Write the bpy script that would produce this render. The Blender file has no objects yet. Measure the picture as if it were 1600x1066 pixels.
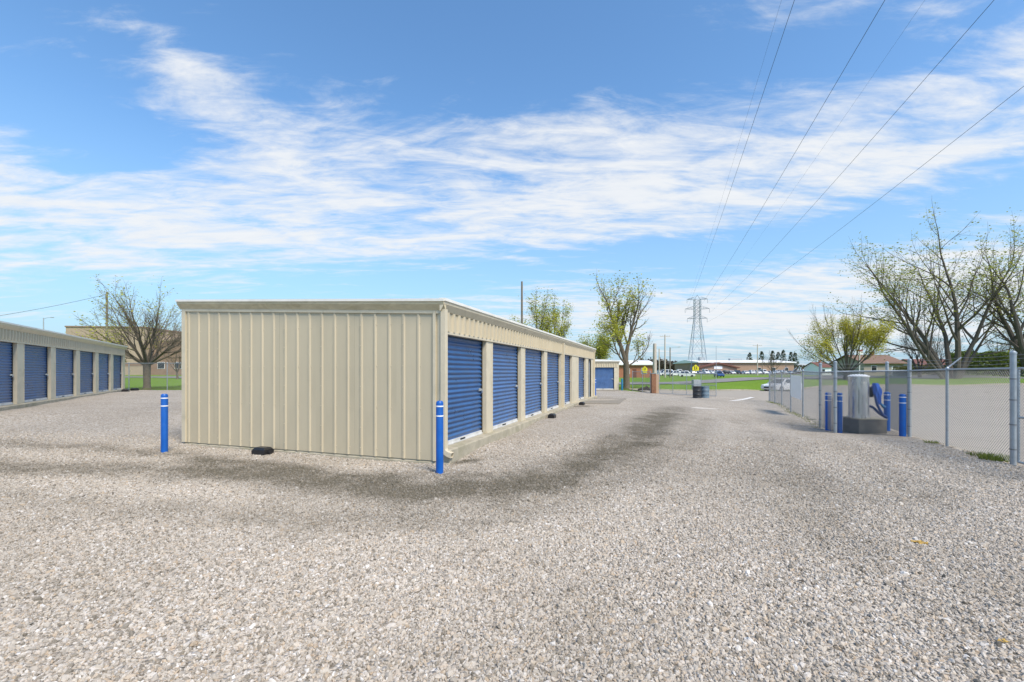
import bpy, math, random
from mathutils import Vector, Matrix, noise as mnoise
random.seed(7)
R = math.radians
SC = bpy.context.scene
COL = SC.collection
F = 682.0            # focal length in pixels of a 1600 px wide frame
CZ = 1.70            # eye height

# ------------------------------------------------------------------ camera
cam = bpy.data.cameras.new('camera'); camo = bpy.data.objects.new('camera', cam); COL.objects.link(camo)
cam.sensor_width = 36; cam.lens = F / 1600 * 36; cam.shift_y = 47 / 1600
cam.clip_start = 0.05; cam.clip_end = 6000
camo.location = (0, 0, CZ); camo.rotation_euler = (R(90), 0, 0)
SC.camera = camo
SC.view_settings.view_transform = 'Standard'; SC.view_settings.look = 'None'
SC.view_settings.gamma = 1.0; SC.view_settings.use_curve_mapping = False
SC.view_settings.exposure = 0.76

# ------------------------------------------------------------------ world
SUN_EL, SUN_AZ = R(52), R(144)      # azimuth clockwise from +Y
world = bpy.data.worlds.new('World'); SC.world = world; world.use_nodes = True
wt = world.node_tree; wt.nodes.clear()

class NT:
    """tiny helper for building node trees"""
    def __init__(s, tree): s.t = tree
    def n(s, kind, **kw):
        nd = s.t.nodes.new(kind)
        for k, v in kw.items():
            if k == 'ins':
                for i, val in v.items():
                    if isinstance(val, bpy.types.NodeSocket): s.t.links.new(val, nd.inputs[i])
                    elif val is not None: nd.inputs[i].default_value = val
            else: setattr(nd, k, v)
        return nd
    def m(s, op, a, b=None, c=None, clamp=False):
        nd = s.t.nodes.new('ShaderNodeMath'); nd.operation = op; nd.use_clamp = clamp
        for i, val in enumerate((a, b, c)):
            if val is None: continue
            if isinstance(val, bpy.types.NodeSocket): s.t.links.new(val, nd.inputs[i])
            else: nd.inputs[i].default_value = val
        return nd.outputs[0]
    def ramp(s, fac, stops, interp='LINEAR'):
        nd = s.t.nodes.new('ShaderNodeValToRGB'); nd.color_ramp.interpolation = interp
        els = nd.color_ramp.elements
        while len(els) < len(stops): els.new(0.5)
        for e, (p, c) in zip(els, stops):
            e.position = p; e.color = c if len(c) == 4 else (*c, 1)
        s.t.links.new(fac, nd.inputs[0]); return nd.outputs[0]
    def mix(s, fac, a, b, blend='MIX'):
        nd = s.t.nodes.new('ShaderNodeMix'); nd.data_type = 'RGBA'; nd.blend_type = blend
        for i, val in ((0, fac), (6, a), (7, b)):
            if isinstance(val, bpy.types.NodeSocket): s.t.links.new(val, nd.inputs[i])
            elif i == 0: nd.inputs[0].default_value = val
            else: nd.inputs[i].default_value = (*val, 1) if len(val) == 3 else val
        return nd.outputs[2]
    def noise(s, vec, scale, detail=4, rough=0.55, dist=0.0, out=0):
        nd = s.n('ShaderNodeTexNoise'); nd.inputs['Scale'].default_value = scale
        nd.inputs['Detail'].default_value = detail; nd.inputs['Roughness'].default_value = rough
        nd.inputs['Distortion'].default_value = dist
        if vec is not None: s.t.links.new(vec, nd.inputs['Vector'])
        return nd.outputs[out]

w = NT(wt)
sky = w.n('ShaderNodeTexSky', sky_type='NISHITA'); sky.sun_disc = False
sky.sun_elevation = SUN_EL; sky.sun_rotation = SUN_AZ
sky.air_density = 1.0; sky.dust_density = 0.6; sky.ozone_density = 2.5; sky.altitude = 200
tc = w.n('ShaderNodeTexCoord')
D = tc.outputs['Generated']
sep = w.n('ShaderNodeSeparateXYZ', ins={0: D}); dx, dy, dz = sep.outputs
dzc = w.m('MAXIMUM', dz, 0.0)
den = w.m('ADD', dzc, 0.10)
# a cloud layer seen in perspective: direction projected on a high plane
px = w.m('DIVIDE', dx, den); py = w.m('DIVIDE', dy, den)
pl = w.n('ShaderNodeCombineXYZ', ins={0: px, 1: py, 2: 0.0})
mp = w.n('ShaderNodeMapping', ins={0: pl.outputs[0]})
mp.inputs['Rotation'].default_value = (0, 0, R(-18)); mp.inputs['Scale'].default_value = (0.55, 1.5, 1)
P_ = mp.outputs[0]
wisp = w.noise(P_, 2.3, 9, 0.62, 0.9)
fine = w.noise(P_, 7.5, 6, 0.65, 0.5)
big = w.noise(P_, 0.8, 3, 0.5, 0.3)
az = w.m('ARCTAN2', dx, dy)
el = w.m('ARCSINE', dz)
def azel(x, y):
    u = (x - 800) / F; v = (580 - y) / F
    return math.atan(u), math.atan(v / math.sqrt(1 + u * u))
def blob(x, y, sx, sy, amp, tilt=0.0):
    """soft patch of cloud cover around a direction of the real sky"""
    a0, e0 = azel(x, y); sa, se = sx / F, sy / F
    da = w.m('SUBTRACT', az, a0); de = w.m('SUBTRACT', el, e0)
    ct, st = math.cos(tilt), math.sin(tilt)
    p = w.m('ADD', w.m('MULTIPLY', da, ct / sa), w.m('MULTIPLY', de, st / sa))
    q = w.m('ADD', w.m('MULTIPLY', da, -st / se), w.m('MULTIPLY', de, ct / se))
    r2 = w.m('ADD', w.m('MULTIPLY', p, p), w.m('MULTIPLY', q, q))
    return w.m('MULTIPLY', w.m('EXPONENT', w.m('MULTIPLY', r2, -1.0)), amp)
cover = None
for b in [(90, 345, 420, 75, .60, .10), (470, 255, 300, 95, .40, -.2), (900, 235, 330, 75, .42, -.10), (1250, 235, 300, 60, .34, 0), (1560, 150, 220, 55, .40, .15),
          (1330, 470, 270, 62, .66, .05), (860, 480, 150, 40, .36, 0), (1150, 60, 120, 40, .22, 0), (1080, 300, 200, 50, .30, -.1), (330, 130, 90, 22, .26, -.3), (720, 330, 260, 45, .30, -.1)]:
    v = blob(*b); cover = v if cover is None else w.m('ADD', cover, v)
clear = w.m('ADD', blob(760, 30, 520, 120, .34), w.m('ADD', w.m('ADD', blob(620, 440, 300, 45, .22), blob(60, 130, 230, 95, .34)), w.m('ADD', blob(1180, 375, 300, 42, .30), blob(150, 455, 300, 30, .2))))
cover = w.m('SUBTRACT', w.m('MINIMUM', cover, 0.47), clear)
side = w.m('MULTIPLY', w.m('SUBTRACT', big, 0.45), 0.5)
shape = w.m('ADD', w.m('MULTIPLY', wisp, 1.35), w.m('SUBTRACT', w.m('MULTIPLY', fine, 0.75), 0.55))
dens = w.m('ADD', w.m('ADD', shape, cover), side)
mask = w.n('ShaderNodeMapRange', interpolation_type='SMOOTHSTEP', ins={0: dens, 1: 0.54, 2: 1.12, 3: 0.0, 4: 0.96}).outputs[0]
horizon = w.n('ShaderNodeMapRange', ins={0: dz, 1: 0.0, 2: 0.42, 3: 1.0, 4: 0.0}).outputs[0]
skyc = w.n('ShaderNodeHueSaturation', ins={0: 0.496, 1: 1.14, 2: 1.72, 4: sky.outputs[0]}).outputs[0]
skyc = w.mix(w.m('MULTIPLY', w.m('POWER', horizon, 1.1), 0.92), skyc, (2.35, 3.85, 5.2))
cloudc = w.mix(fine, (5.5, 5.8, 6.2), (6.6, 6.7, 6.8))
final = w.mix(mask, skyc, cloudc)
bg = w.n('ShaderNodeBackground', ins={0: final, 1: 0.085})
wo = w.n('ShaderNodeOutputWorld', ins={0: bg.outputs[0]})

sun = bpy.data.lights.new('sun', 'SUN'); suno = bpy.data.objects.new('sun', sun); COL.objects.link(suno)
sun.energy = 2.8; sun.angle = R(20); sun.color = (1.0, 0.90, 0.76)
sd = Vector((math.sin(SUN_AZ) * math.cos(SUN_EL), math.cos(SUN_AZ) * math.cos(SUN_EL), math.sin(SUN_EL)))
suno.rotation_euler = sd.to_track_quat('Z', 'Y').to_euler(); suno.location = sd * 60

# ------------------------------------------------------------------ materials
MATS = {}
def mat(name, col, rough=0.6, var=0.12, scale=3.0, bump=0.0, bscale=60.0, metal=0.0, trans=0.0, dirt=None, dscale=1.2, coat=0.0, spec=0.5, stretch=None, each=0.0):
    if name in MATS: return MATS[name]
    m = bpy.data.materials.new(name); m.use_nodes = True; t = NT(m.node_tree)
    bs = m.node_tree.nodes['Principled BSDF']
    co = t.n('ShaderNodeTexCoord').outputs['Object']
    if stretch:
        mpn = t.n('ShaderNodeMapping', ins={0: co}); mpn.inputs['Scale'].default_value = stretch; co = mpn.outputs[0]
    nz = t.noise(co, scale, 6, 0.6)
    lo = tuple(c * (1 - var) for c in col); hi = tuple(min(1, c * (1 + var)) for c in col)
    c = t.ramp(nz, [(0.3, lo), (0.7, hi)])
    if dirt:
        dn = t.noise(co, dscale, 7, 0.65, 0.6)
        c = t.mix(t.ramp(dn, [(0.50, (0, 0, 0)), (0.75, (.75, .75, .75))]), c, dirt)
    if each:      # every door or sheet has aged a little differently
        oi = t.n('ShaderNodeObjectInfo').outputs['Random']
        c = t.n('ShaderNodeHueSaturation', ins={1: t.n('ShaderNodeMapRange', ins={0: oi, 3: 1 - each * .6, 4: 1 + each * .3}).outputs[0], 2: t.n('ShaderNodeMapRange', ins={0: oi, 3: 1 + each, 4: 1 - each}).outputs[0], 4: c}).outputs[0]
    t.t.links.new(c, bs.inputs['Base Color'])
    rn = t.n('ShaderNodeMapRange', ins={0: nz, 1: 0.3, 2: 0.7, 3: max(0.02, rough - 0.08), 4: min(1, rough + 0.08)})
    t.t.links.new(rn.outputs[0], bs.inputs['Roughness'])
    bs.inputs['Metallic'].default_value = metal
    bs.inputs['Specular IOR Level'].default_value = spec
    bs.inputs['Coat Weight'].default_value = coat
    if bump:
        bn = t.noise(co, bscale, 5, 0.6)
        bp = t.n('ShaderNodeBump', ins={'Height': bn, 'Strength': bump, 'Distance': 0.02})
        t.t.links.new(bp.outputs[0], bs.inputs['Normal'])
    if trans:
        tr = t.n('ShaderNodeBsdfTranslucent'); t.t.links.new(c, tr.inputs[0])
        ms = t.n('ShaderNodeMixShader', ins={0: trans, 1: bs.outputs[0], 2: tr.outputs[0]})
        t.t.links.new(ms.outputs[0], m.node_tree.nodes['Material Output'].inputs[0])
    MATS[name] = m; return m

BEIGE = mat('beige_steel', (.52, .45, .315), .42, .06, 1.4, .22, 2.2, dirt=(.43, .375, .26), dscale=.9, stretch=(1, 1, .35), each=.03)
TRIM = mat('cream_trim', (.60, .53, .39), .45, .06, 2.0, dirt=(.44, .40, .29), dscale=2.5)
ROOFW = mat('white_roof_edge', (.78, .76, .70), .4, .04, 3, dirt=(.6, .57, .5), dscale=1.5)
FASCIA = mat('stained_fascia', (.62, .53, .35), .55, .12, 4, dirt=(.40, .33, .19), dscale=2.2, stretch=(1, 1, 3))
DOORB = mat('blue_door', (.031, .105, .265), .33, .22, 2.5, dirt=(.055, .12, .24), dscale=2.0, each=.14)
BARW = mat('pale_bottom_bar', (.62, .62, .60), .4, .1, 6, dirt=(.42, .40, .36), dscale=5)
CONC = mat('old_concrete', (.40, .36, .27), .9, .18, 5, .5, 45, dirt=(.22, .21, .12), dscale=2.0)
PADC = mat('pad_concrete', (.24, .215, .175), .9, .18, 6, .5, 60, dirt=(.20, .18, .14), dscale=3)
DARK = mat('dark_gap', (.02, .02, .02), .8, .1)
BLUEP = mat('bollard_blue', (.004, .10, .42), .42, .12, 6, .12, 30, dirt=(.03, .12, .38), dscale=4)
TEALP = mat('bollard_teal', (.01, .17, .30), .45, .1, 6)
WHITEP = mat('white_band', (.80, .82, .84), .4, .03)
GALV = mat('galvanised', (.36, .40, .43), .42, .14, 9, .15, 80, metal=.55)
GALVD = mat('galvanised_wire', (.21, .22, .225), .5, .1, 9, metal=.4)
STEEL = mat('brushed_steel', (.78, .77, .75), .30, .15, 4, .12, 70, metal=.9, dirt=(.40, .39, .36), dscale=6, stretch=(3, 3, .5))
STEELW = mat('tank_lid', (.82, .82, .80), .35, .05, 4, metal=.3)
BLACKP = mat('black_plastic', (.015, .015, .017), .42, .2, 8)
HOSE = mat('blue_hose', (.01, .045, .20), .5, .2, 30, .4, 120)
CLOTH = mat('blue_cloth', (.015, .10, .46), .7, .2, 12, .4, 40)
BARK = mat('bark', (.13, .105, .075), .9, .35, 8, .8, 40, dirt=(.16, .15, .11), dscale=2.5)
BARKL = mat('grey_bark', (.115, .098, .078), .9, .35, 8, .8, 40)
WOODP = mat('weathered_pole', (.20, .175, .145), .9, .25, 6, .4, 50, stretch=(4, 4, .3))
POLEW = mat('pale_pole', (.50, .44, .385), .8, .15, 6, stretch=(4, 4, .3))
BRICKO = mat('orange_brick', (.36, .15, .085), .9, .15, 2, .3, 20)
BRICKT = mat('tan_brick', (.36, .24, .175), .9, .10, 1.0, .2, 10)
BRICKB = mat('brown_brick', (.26, .175, .125), .9, .12, 1.0, .2, 10)
BEIGEB = mat('beige_block', (.40, .31, .225), .9, .08, .6, .2, 10)
WHITER = mat('white_metal_roof', (.80, .80, .78), .5, .04, .5)
BROWNR = mat('brown_fascia', (.15, .06, .04), .7, .15, 2)
GLASS = mat('window_glass', (.02, .025, .03), .08, .2, 2, spec=.8)
TYRE = mat('tyre', (.018, .018, .018), .85, .2, 8)
RIM = mat('alloy_rim', (.55, .56, .57), .3, .1, 8, metal=.8)
CARW = mat('white_car_paint', (.74, .75, .76), .25, .02, 2, coat=.6)
CARS = mat('silver_car_paint', (.40, .41, .43), .25, .04, 2, coat=.6, metal=.4)
CARB = mat('blue_car_paint', (.02, .05, .17), .25, .04, 2, coat=.6)
CARK = mat('dark_car_paint', (.03, .03, .035), .25, .04, 2, coat=.6)
LAMPR = mat('tail_lamp', (.35, .01, .01), .2, .05)
LAMPW = mat('head_lamp', (.75, .77, .78), .1, .05)
YELLOW = mat('sign_yellow', (.72, .62, .02), .4, .05)
SIGNW = mat('sign_white', (.86, .87, .88), .4, .03)
GREYBOX = mat('grey_cabinet', (.34, .37, .39), .5, .08, 3)
RUSTP = mat('rusty_post', (.24, .115, .06), .8, .3, 5, .4, 30)
POSTLIT = mat('post_lit_side', (.44, .30, .20), .85, .15, 4, stretch=(5, 5, .5))  # lighter tan puts sunlight into the gate column's right side
DRUMK = mat('black_drum', (.018, .02, .024), .45, .3, 5, dirt=(.06, .06, .06), dscale=6)
DRUMG = mat('grey_drum', (.13, .19, .24), .5, .2, 5, dirt=(.20, .22, .22), dscale=5)
EARTH = mat('dark_earth', (.06, .048, .035), .95, .4, 9, .8, 30)
ROOFT = mat('red_brown_shingle', (.19, .12, .085), .9, .2, 5, .3, 30)
SIDING = mat('grey_siding', (.34, .30, .255), .7, .06, 2)
LEAFO = mat('dry_leaf', (.42, .27, .06), .8, .3, 30)
def leafmat(name, col, tr=.35): return mat(name, col, .6, .45, .9, trans=tr)
LF_Y = leafmat('leaf_yellow_green', (.40, .41, .045))
LF_G = leafmat('leaf_green', (.33, .35, .045))
LF_D = leafmat('leaf_dark', (.045, .07, .025))
LF_O = leafmat('leaf_olive', (.11, .12, .03))
LF_H = leafmat('leaf_hedge', (.12, .17, .03))
LF_F = leafmat('leaf_far_wood', (.115, .095, .07))

# ------------------------------------------------------------------ mesh helpers
class MB:
    def __init__(s): s.v = []; s.f = []; s.mi = []
    def quad(s, *pts, m=0):
        i = len(s.v); s.v += [tuple(p) for p in pts]; s.f.append(tuple(range(i, i + len(pts)))); s.mi.append(m); return s
    def box(s, a, b, m=0):
        x0, y0, z0 = (min(a[k], b[k]) for k in range(3)); x1, y1, z1 = (max(a[k], b[k]) for k in range(3))
        i = len(s.v)
        s.v += [(x0, y0, z0), (x1, y0, z0), (x1, y1, z0), (x0, y1, z0), (x0, y0, z1), (x1, y0, z1), (x1, y1, z1), (x0, y1, z1)]
        for q in ((0, 3, 2, 1), (4, 5, 6, 7), (0, 1, 5, 4), (1, 2, 6, 5), (2, 3, 7, 6), (3, 0, 4, 7)):
            s.f.append(tuple(i + k for k in q)); s.mi.append(m)
        return s
    def tube(s, pts, rad, n=8, cap=True, m=0):
        pts = [Vector(p) for p in pts]
        if not hasattr(rad, '__len__'): rad = [rad] * len(pts)
        i0 = len(s.v); ref = None
        for k, p in enumerate(pts):
            d = (pts[min(k + 1, len(pts) - 1)] - pts[max(k - 1, 0)])
            if d.length < 1e-9: d = Vector((0, 0, 1))
            d.normalize()
            if ref is None: ref = Vector((1, 0, 0)) if abs(d.x) < .8 else Vector((0, 1, 0))
            u = (ref - d * ref.dot(d))
            if u.length < 1e-6: u = d.orthogonal()
            u.normalize(); ref = u; v = d.cross(u)
            for j in range(n):
                a = 2 * math.pi * j / n
                s.v.append(tuple(p + (u * math.cos(a) + v * math.sin(a)) * rad[k]))
        for k in range(len(pts) - 1):
            for j in range(n):
                a = i0 + k * n + j; b = i0 + k * n + (j + 1) % n
                s.f.append((a, b, b + n, a + n)); s.mi.append(m)
        if cap:
            s.f.append(tuple(i0 + j for j in reversed(range(n)))); s.mi.append(m)
            e = i0 + (len(pts) - 1) * n; s.f.append(tuple(e + j for j in range(n))); s.mi.append(m)
        return s
    def lathe(s, prof, n=20, c=(0, 0, 0), m=0):
        i0 = len(s.v)
        for r, z in prof:
            for j in range(n):
                a = 2 * math.pi * j / n; s.v.append((c[0] + r * math.cos(a), c[1] + r * math.sin(a), c[2] + z))
        for k in range(len(prof) - 1):
            for j in range(n):
                a = i0 + k * n + j; b = i0 + k * n + (j + 1) % n
                s.f.append((a, b, b + n, a + n)); s.mi.append(m)
        s.f.append(tuple(i0 + j for j in reversed(range(n)))); s.mi.append(m)
        e = i0 + (len(prof) - 1) * n; s.f.append(tuple(e + j for j in range(n))); s.mi.append(m)
        return s
    def prism(s, poly, axis, a, b, m=0):
        """extrude a 2-D polygon along an axis ('x': poly=(y,z); 'y': poly=(x,z); 'z': poly=(x,y))"""
        def pt(p, t):
            return {'x': (t, p[0], p[1]), 'y': (p[0], t, p[1]), 'z': (p[0], p[1], t)}[axis]
        i = len(s.v); n = len(poly)
        s.v += [pt(p, a) for p in poly] + [pt(p, b) for p in poly]
        s.f.append(tuple(range(i, i + n))); s.mi.append(m)
        s.f.append(tuple(range(i + 2 * n - 1, i + n - 1, -1))); s.mi.append(m)
        for k in range(n):
            k2 = (k + 1) % n; s.f.append((i + k, i + n + k, i + n + k2, i + k2)); s.mi.append(m)
        return s
    def mesh(s, name, mats, smooth=False, fix=False):
        me = bpy.data.meshes.new(name); me.from_pydata(s.v, [], s.f)
        for q in (mats if isinstance(mats, (list, tuple)) else [mats]): me.materials.append(q)
        if len(me.materials) > 1: me.polygons.foreach_set('material_index', s.mi)
        if smooth: me.polygons.foreach_set('use_smooth', [True] * len(me.polygons))
        me.update()
        if fix:
            import bmesh
            bm = bmesh.new(); bm.from_mesh(me); bmesh.ops.recalc_face_normals(bm, faces=bm.faces); bm.to_mesh(me); bm.free()
        return me
    def build(s, name, mats, parent=None, smooth=False, fix=True):
        o = bpy.data.objects.new(name, s.mesh(name, mats, smooth, fix)); COL.objects.link(o)
        if parent is not None: o.parent = parent
        if smooth: edge_split(o)
        return o
def edge_split(o, ang=38):
    md = o.modifiers.new('edges', 'EDGE_SPLIT'); md.split_angle = R(ang)
def link(name, me, parent=None, loc=None, rz=None):
    o = bpy.data.objects.new(name, me); COL.objects.link(o)
    if parent is not None: o.parent = parent
    if loc is not None: o.location = loc
    if rz is not None: o.rotation_euler.z = rz
    return o
def empty(name, loc=(0, 0, 0), rz=0.0):
    o = bpy.data.objects.new(name, None); COL.objects.link(o); o.empty_display_size = .2
    o.location = loc; o.rotation_euler.z = rz; return o
def tag(o, label, cat, group=None):
    o['label'] = label; o['category'] = cat
    if group: o['group'] = group
    return o
def copy_tree(o, parent=None):
    c = o.copy(); COL.objects.link(c); c.parent = parent
    for ch in o.children: copy_tree(ch, c)
    return c
def bevel(o, wdt=.01, seg=2):
    md = o.modifiers.new('bevel', 'BEVEL'); md.width = wdt; md.segments = seg; md.limit_method = 'ANGLE'; return o

# ------------------------------------------------------------------ terrain
CP = [(-1.5, 7.9, -.05), (-3, 8.45, -.05), (-5, 9.15, -.05), (-6.7, 9.75, -.04), (40, 68, .8), (52, 68, 1.1), (70, 72, 1.2), (-.3, 9.3, .11), (1.2, 13.4, .17), (2.4, 16.8, .19), (3.6, 20.2, .20), (4.7, 23.5, .19), (-14.9, 14.4, .45), (-17.2, 17.2, .47), (-19.5, 21, .48), (-22, 25, .48), (0, 0, 0), (0, 4, 0), (-6, 4, .04), (6, 4, -.03), (-1.3, 7.2, .03), (-7.2, 9, .06), (-4.4, 9.1, .01), (0, 11.8, .07), (3.3, 21.2, .08), (4.8, 25.5, .06),
      (-18, 16, .40), (-25, 28, .42), (-12, 20, .30), (-20, 35, .40), (-13, 9, .16), (9.5, 8.3, -.08), (10.4, 10.4, -.09), (11, 12, -.12), (10.2, 14, -.18), (14, 20, -.24),
      (17.7, 30, -.38), (14, 33, -.32), (10.5, 41.7, -.18), (6, 42, -.1), (30, 50, -.60), (20, 47, -.42), (13, 50, -.3), (60, 120, -.1), (25, 80, -.35), (80, 200, .45), (110, 235, .5),
      (38, 50, .0), (50, 50, .03), (65, 50, .05), (90, 50, .05), (50, 42, -.08), (70, 40, 0), (38, 58, .75), (50, 58, .9), (65, 58, .9), (90, 60, .9), (25, 25, -.35), (40, 30, -.2), (-35, 40, .5), (-60, 95, .75), (-100, 110, .8), (-20, 60, .4), (-40, 10, .5), (0, 60, 0.), (0, 110, .1), (150, 240, .6), (20, 8, -.12), (0, -20, 0),
      (-300, 300, 1), (0, 400, 1), (300, 400, 1), (300, 0, .5), (-300, 0, .8), (0, -300, 0)]
def h(x, y):
    sw = sz = 0.0
    for (a, b, z) in CP:
        d2 = (x - a) ** 2 + (y - b) ** 2 + .6
        k = 1.0 / (d2 * d2 ** .35)
        sw += k; sz += k * z
    return sz / sw
def X(px, Y): return (px - 800) / F * Y
def Zat(py, Y): return CZ - (py - 580) / F * Y
def gp(px, Y): x = X(px, Y); return Vector((x, Y, h(x, Y)))
def gpix(px, py): Y = CZ * F / (py - 580); return ((px - 800) / F * Y, Y)

def inpoly(x, y, poly):
    c = False; j = len(poly) - 1
    for i in range(len(poly)):
        xi, yi = poly[i]; xj, yj = poly[j]
        if (yi > y) != (yj > y) and x < (xj - xi) * (y - yi) / (yj - yi) + xi: c = not c
        j = i
    return c
def segd(x, y, pts):
    best = 1e9
    for (ax, ay), (bx, by) in zip(pts, pts[1:]):
        dx_, dy_ = bx - ax, by - ay; L = dx_ * dx_ + dy_ * dy_
        t = max(0, min(1, ((x - ax) * dx_ + (y - ay) * dy_) / L))
        best = min(best, (x - ax - t * dx_) ** 2 + (y - ay - t * dy_) ** 2)
    return math.sqrt(best)
def sheet(name, xs, ys, keep, dz, material, stain=None, jag=0.0, relief=None):
    """one sheet of ground following the terrain, kept where keep(x, y)"""
    idx = {}; v = []; f = []; st = []
    def vid(i, j):
        if (i, j) not in idx:
            x, y = xs[i], ys[j]
            if jag: x += jag * mnoise.noise((x * 3, y * 3, 0)); y += jag * mnoise.noise((x * 3, y * 3, 7))
            idx[(i, j)] = len(v); v.append((x, y, h(x, y) + dz + (relief(x, y) if relief else 0)))
            if stain: st.append(stain(x, y))
        return idx[(i, j)]
    for i in range(len(xs) - 1):
        for j in range(len(ys) - 1):
            if keep(.5 * (xs[i] + xs[i + 1]), .5 * (ys[j] + ys[j + 1])):
                f.append((vid(i, j), vid(i + 1, j), vid(i + 1, j + 1), vid(i, j + 1)))
    me = bpy.data.meshes.new(name); me.from_pydata(v, [], f); me.materials.append(material)
    me.polygons.foreach_set('use_smooth', [True] * len(f))
    if stain:
        a = me.attributes.new('stain', 'FLOAT', 'POINT'); a.data.foreach_set('value', st)
    me.update()
    o = bpy.data.objects.new(name, me); COL.objects.link(o); o['kind'] = 'structure'; return o
def frange(a, b, s):
    n = max(1, round((b - a) / s)); return [a + (b - a) * i / n for i in range(n + 1)]
def spread(lims):                     # [(start, step), ..., (end, None)]
    out = []
    for (a, s), (b, _) in zip(lims, lims[1:]): out += frange(a, b, s)[:-1]
    return out + [lims[-1][0]]

def ground_mat(name, kind):
    m = bpy.data.materials.new(name); m.use_nodes = True; t = NT(m.node_tree)
    bs = m.node_tree.nodes['Principled BSDF']; bs.inputs['Roughness'].default_value = .95; bs.inputs['Specular IOR Level'].default_value = .25
    co = t.n('ShaderNodeTexCoord').outputs['Object']
    if kind == 'gravel':
        vo = t.n('ShaderNodeTexVoronoi', ins={'Vector': co, 'Scale': 40.0}); vo.inputs['Randomness'].default_value = 1
        sv = t.n('ShaderNodeSeparateColor', ins={0: vo.outputs['Color']})
        c = t.ramp(sv.outputs[0], STONES)
        edge = t.n('ShaderNodeTexVoronoi', feature='DISTANCE_TO_EDGE', ins={'Vector': co, 'Scale': 40.0})
        e = t.n('ShaderNodeMapRange', ins={0: edge.outputs['Distance'], 1: 0.0, 2: 0.16, 3: 0.80, 4: 1.0}).outputs[0]
        c = t.mix(e, (.14, .12, .09), c)
        c = t.mix(t.m('MULTIPLY', t.ramp(t.noise(co, 9.0, 5, .75), [(.38, (1, 1, 1)), (.62, (0, 0, 0))]), .38), c, (.24, .205, .155))
        at = t.n('ShaderNodeAttribute', attribute_name='stain')
        c = stain_mix(t, c, at.outputs['Fac'], sv.outputs[1])
        hgt = t.m('MULTIPLY', t.m('SUBTRACT', 1.0, vo.outputs['Distance']), e)
        bp = t.n('ShaderNodeBump', ins={'Height': hgt, 'Strength': .9, 'Distance': .02})
        t.t.links.new(bp.outputs[0], bs.inputs['Normal'])
    elif kind == 'grass':
        a = t.noise(co, .35, 5, .6); b = t.noise(co, 9.0, 6, .7)
        c = t.mix(a, (.085, .19, .010), (.16, .27, .018))
        c = t.mix(t.ramp(b, [(.40, (0, 0, 0)), (.8, (.5, .5, .5))]), c, (.22, .24, .05))
        bp = t.n('ShaderNodeBump', ins={'Height': b, 'Strength': .8, 'Distance': .08})
        t.t.links.new(bp.outputs[0], bs.inputs['Normal'])
    else:
        base, alt = {'lot': ((.40, .36, .30), (.315, .28, .235)), 'street': ((.27, .26, .25), (.21, .205, .2)), 'walk': ((.46, .43, .38), (.40, .37, .33))}[kind]
        a = t.noise(co, .22, 7, .62, .4); b = t.noise(co, 55.0, 4, .7)
        c = t.mix(a, base, alt)
        c = t.mix(t.m('MULTIPLY', b, .35), c, tuple(q * .55 for q in base))
        cr = t.n('ShaderNodeTexVoronoi', feature='DISTANCE_TO_EDGE', ins={'Vector': co, 'Scale': .23})
        ck = t.n('ShaderNodeMapRange', ins={0: cr.outputs['Distance'], 1: 0.0, 2: .006, 3: .55, 4: 0.0}).outputs[0]
        c = t.mix(ck, c, (.09, .08, .07))
        bp = t.n('ShaderNodeBump', ins={'Height': b, 'Strength': .35, 'Distance': .01})
        t.t.links.new(bp.outputs[0], bs.inputs['Normal'])
    t.t.links.new(c, bs.inputs['Base Color']); return m
STONES = [(0, (.13, .112, .088)), (.09, (.25, .225, .185)), (.22, (.43, .39, .335)), (.36, (.54, .49, .42)), (.48, (.36, .32, .275)), (.60, (.60, .54, .455)), (.70, (.46, .355, .245)), (.80, (.62, .58, .53)), (.92, (.52, .475, .41)), (1, (.80, .775, .735))]
def stain_mix(t, c, st, rnd):
    """damp, silty tyre tracks: a wear pattern carried by the 'stain' attribute"""
    wp = t.n('ShaderNodeNewGeometry').outputs['Position']
    nz = t.noise(wp, 1.9, 7, .68)
    tone = t.noise(wp, .45, 4, .6)
    c = t.mix(t.m('MULTIPLY', t.ramp(tone, [(.35, (0, 0, 0)), (.7, (1, 1, 1))]), .30), c, (.36, .31, .245))
    k = t.m('MULTIPLY', st, t.n('ShaderNodeMapRange', ins={0: nz, 1: .32, 2: .64, 3: .62, 4: 1.45}).outputs[0], clamp=True)
    k = t.m('MULTIPLY', k, t.n('ShaderNodeMapRange', ins={0: rnd, 1: 0.0, 2: 1.0, 3: .72, 4: 1.35}).outputs[0], clamp=True)
    return t.mix(k, c, t.mix(.84, c, (.085, .074, .048)))

def trk(pts, sg, amp): return ([gpix(*p) for p in pts], sg, amp)
TRACKS = [trk([(300, 736), (430, 741), (540, 756), (650, 767), (770, 768)], .62, .95), trk([(770, 768), (860, 752), (930, 726), (985, 695), (1025, 665), (1045, 650)], .75, .85),
          trk([(1045, 650), (1060, 640)], .7, .5), trk([(-200, 726), (60, 736), (200, 736), (300, 736)], .5, .6), trk([(310, 717), (430, 728), (500, 741), (590, 748)], .36, .8), trk([(360, 737), (520, 745), (690, 752)], .75, .45),
          trk([(-100, 770), (250, 800), (500, 815), (700, 818), (860, 797), (980, 745), (1070, 692), (1105, 655)], .40, .30), trk([(1150, 655), (1200, 690), (1260, 760), (1290, 850)], .45, .18), trk([(1230, 652), (1330, 700), (1450, 780)], .35, .14),
          trk([(-100, 700), (120, 702), (280, 712)], .35, .45), trk([(-60, 650), (60, 640), (160, 622)], .5, .40), trk([(700, 723), (742, 722)], .10, .95), trk([(868, 641), (915, 641)], .2, .9), trk([(760, 692), (880, 643)], .22, .5)]
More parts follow.
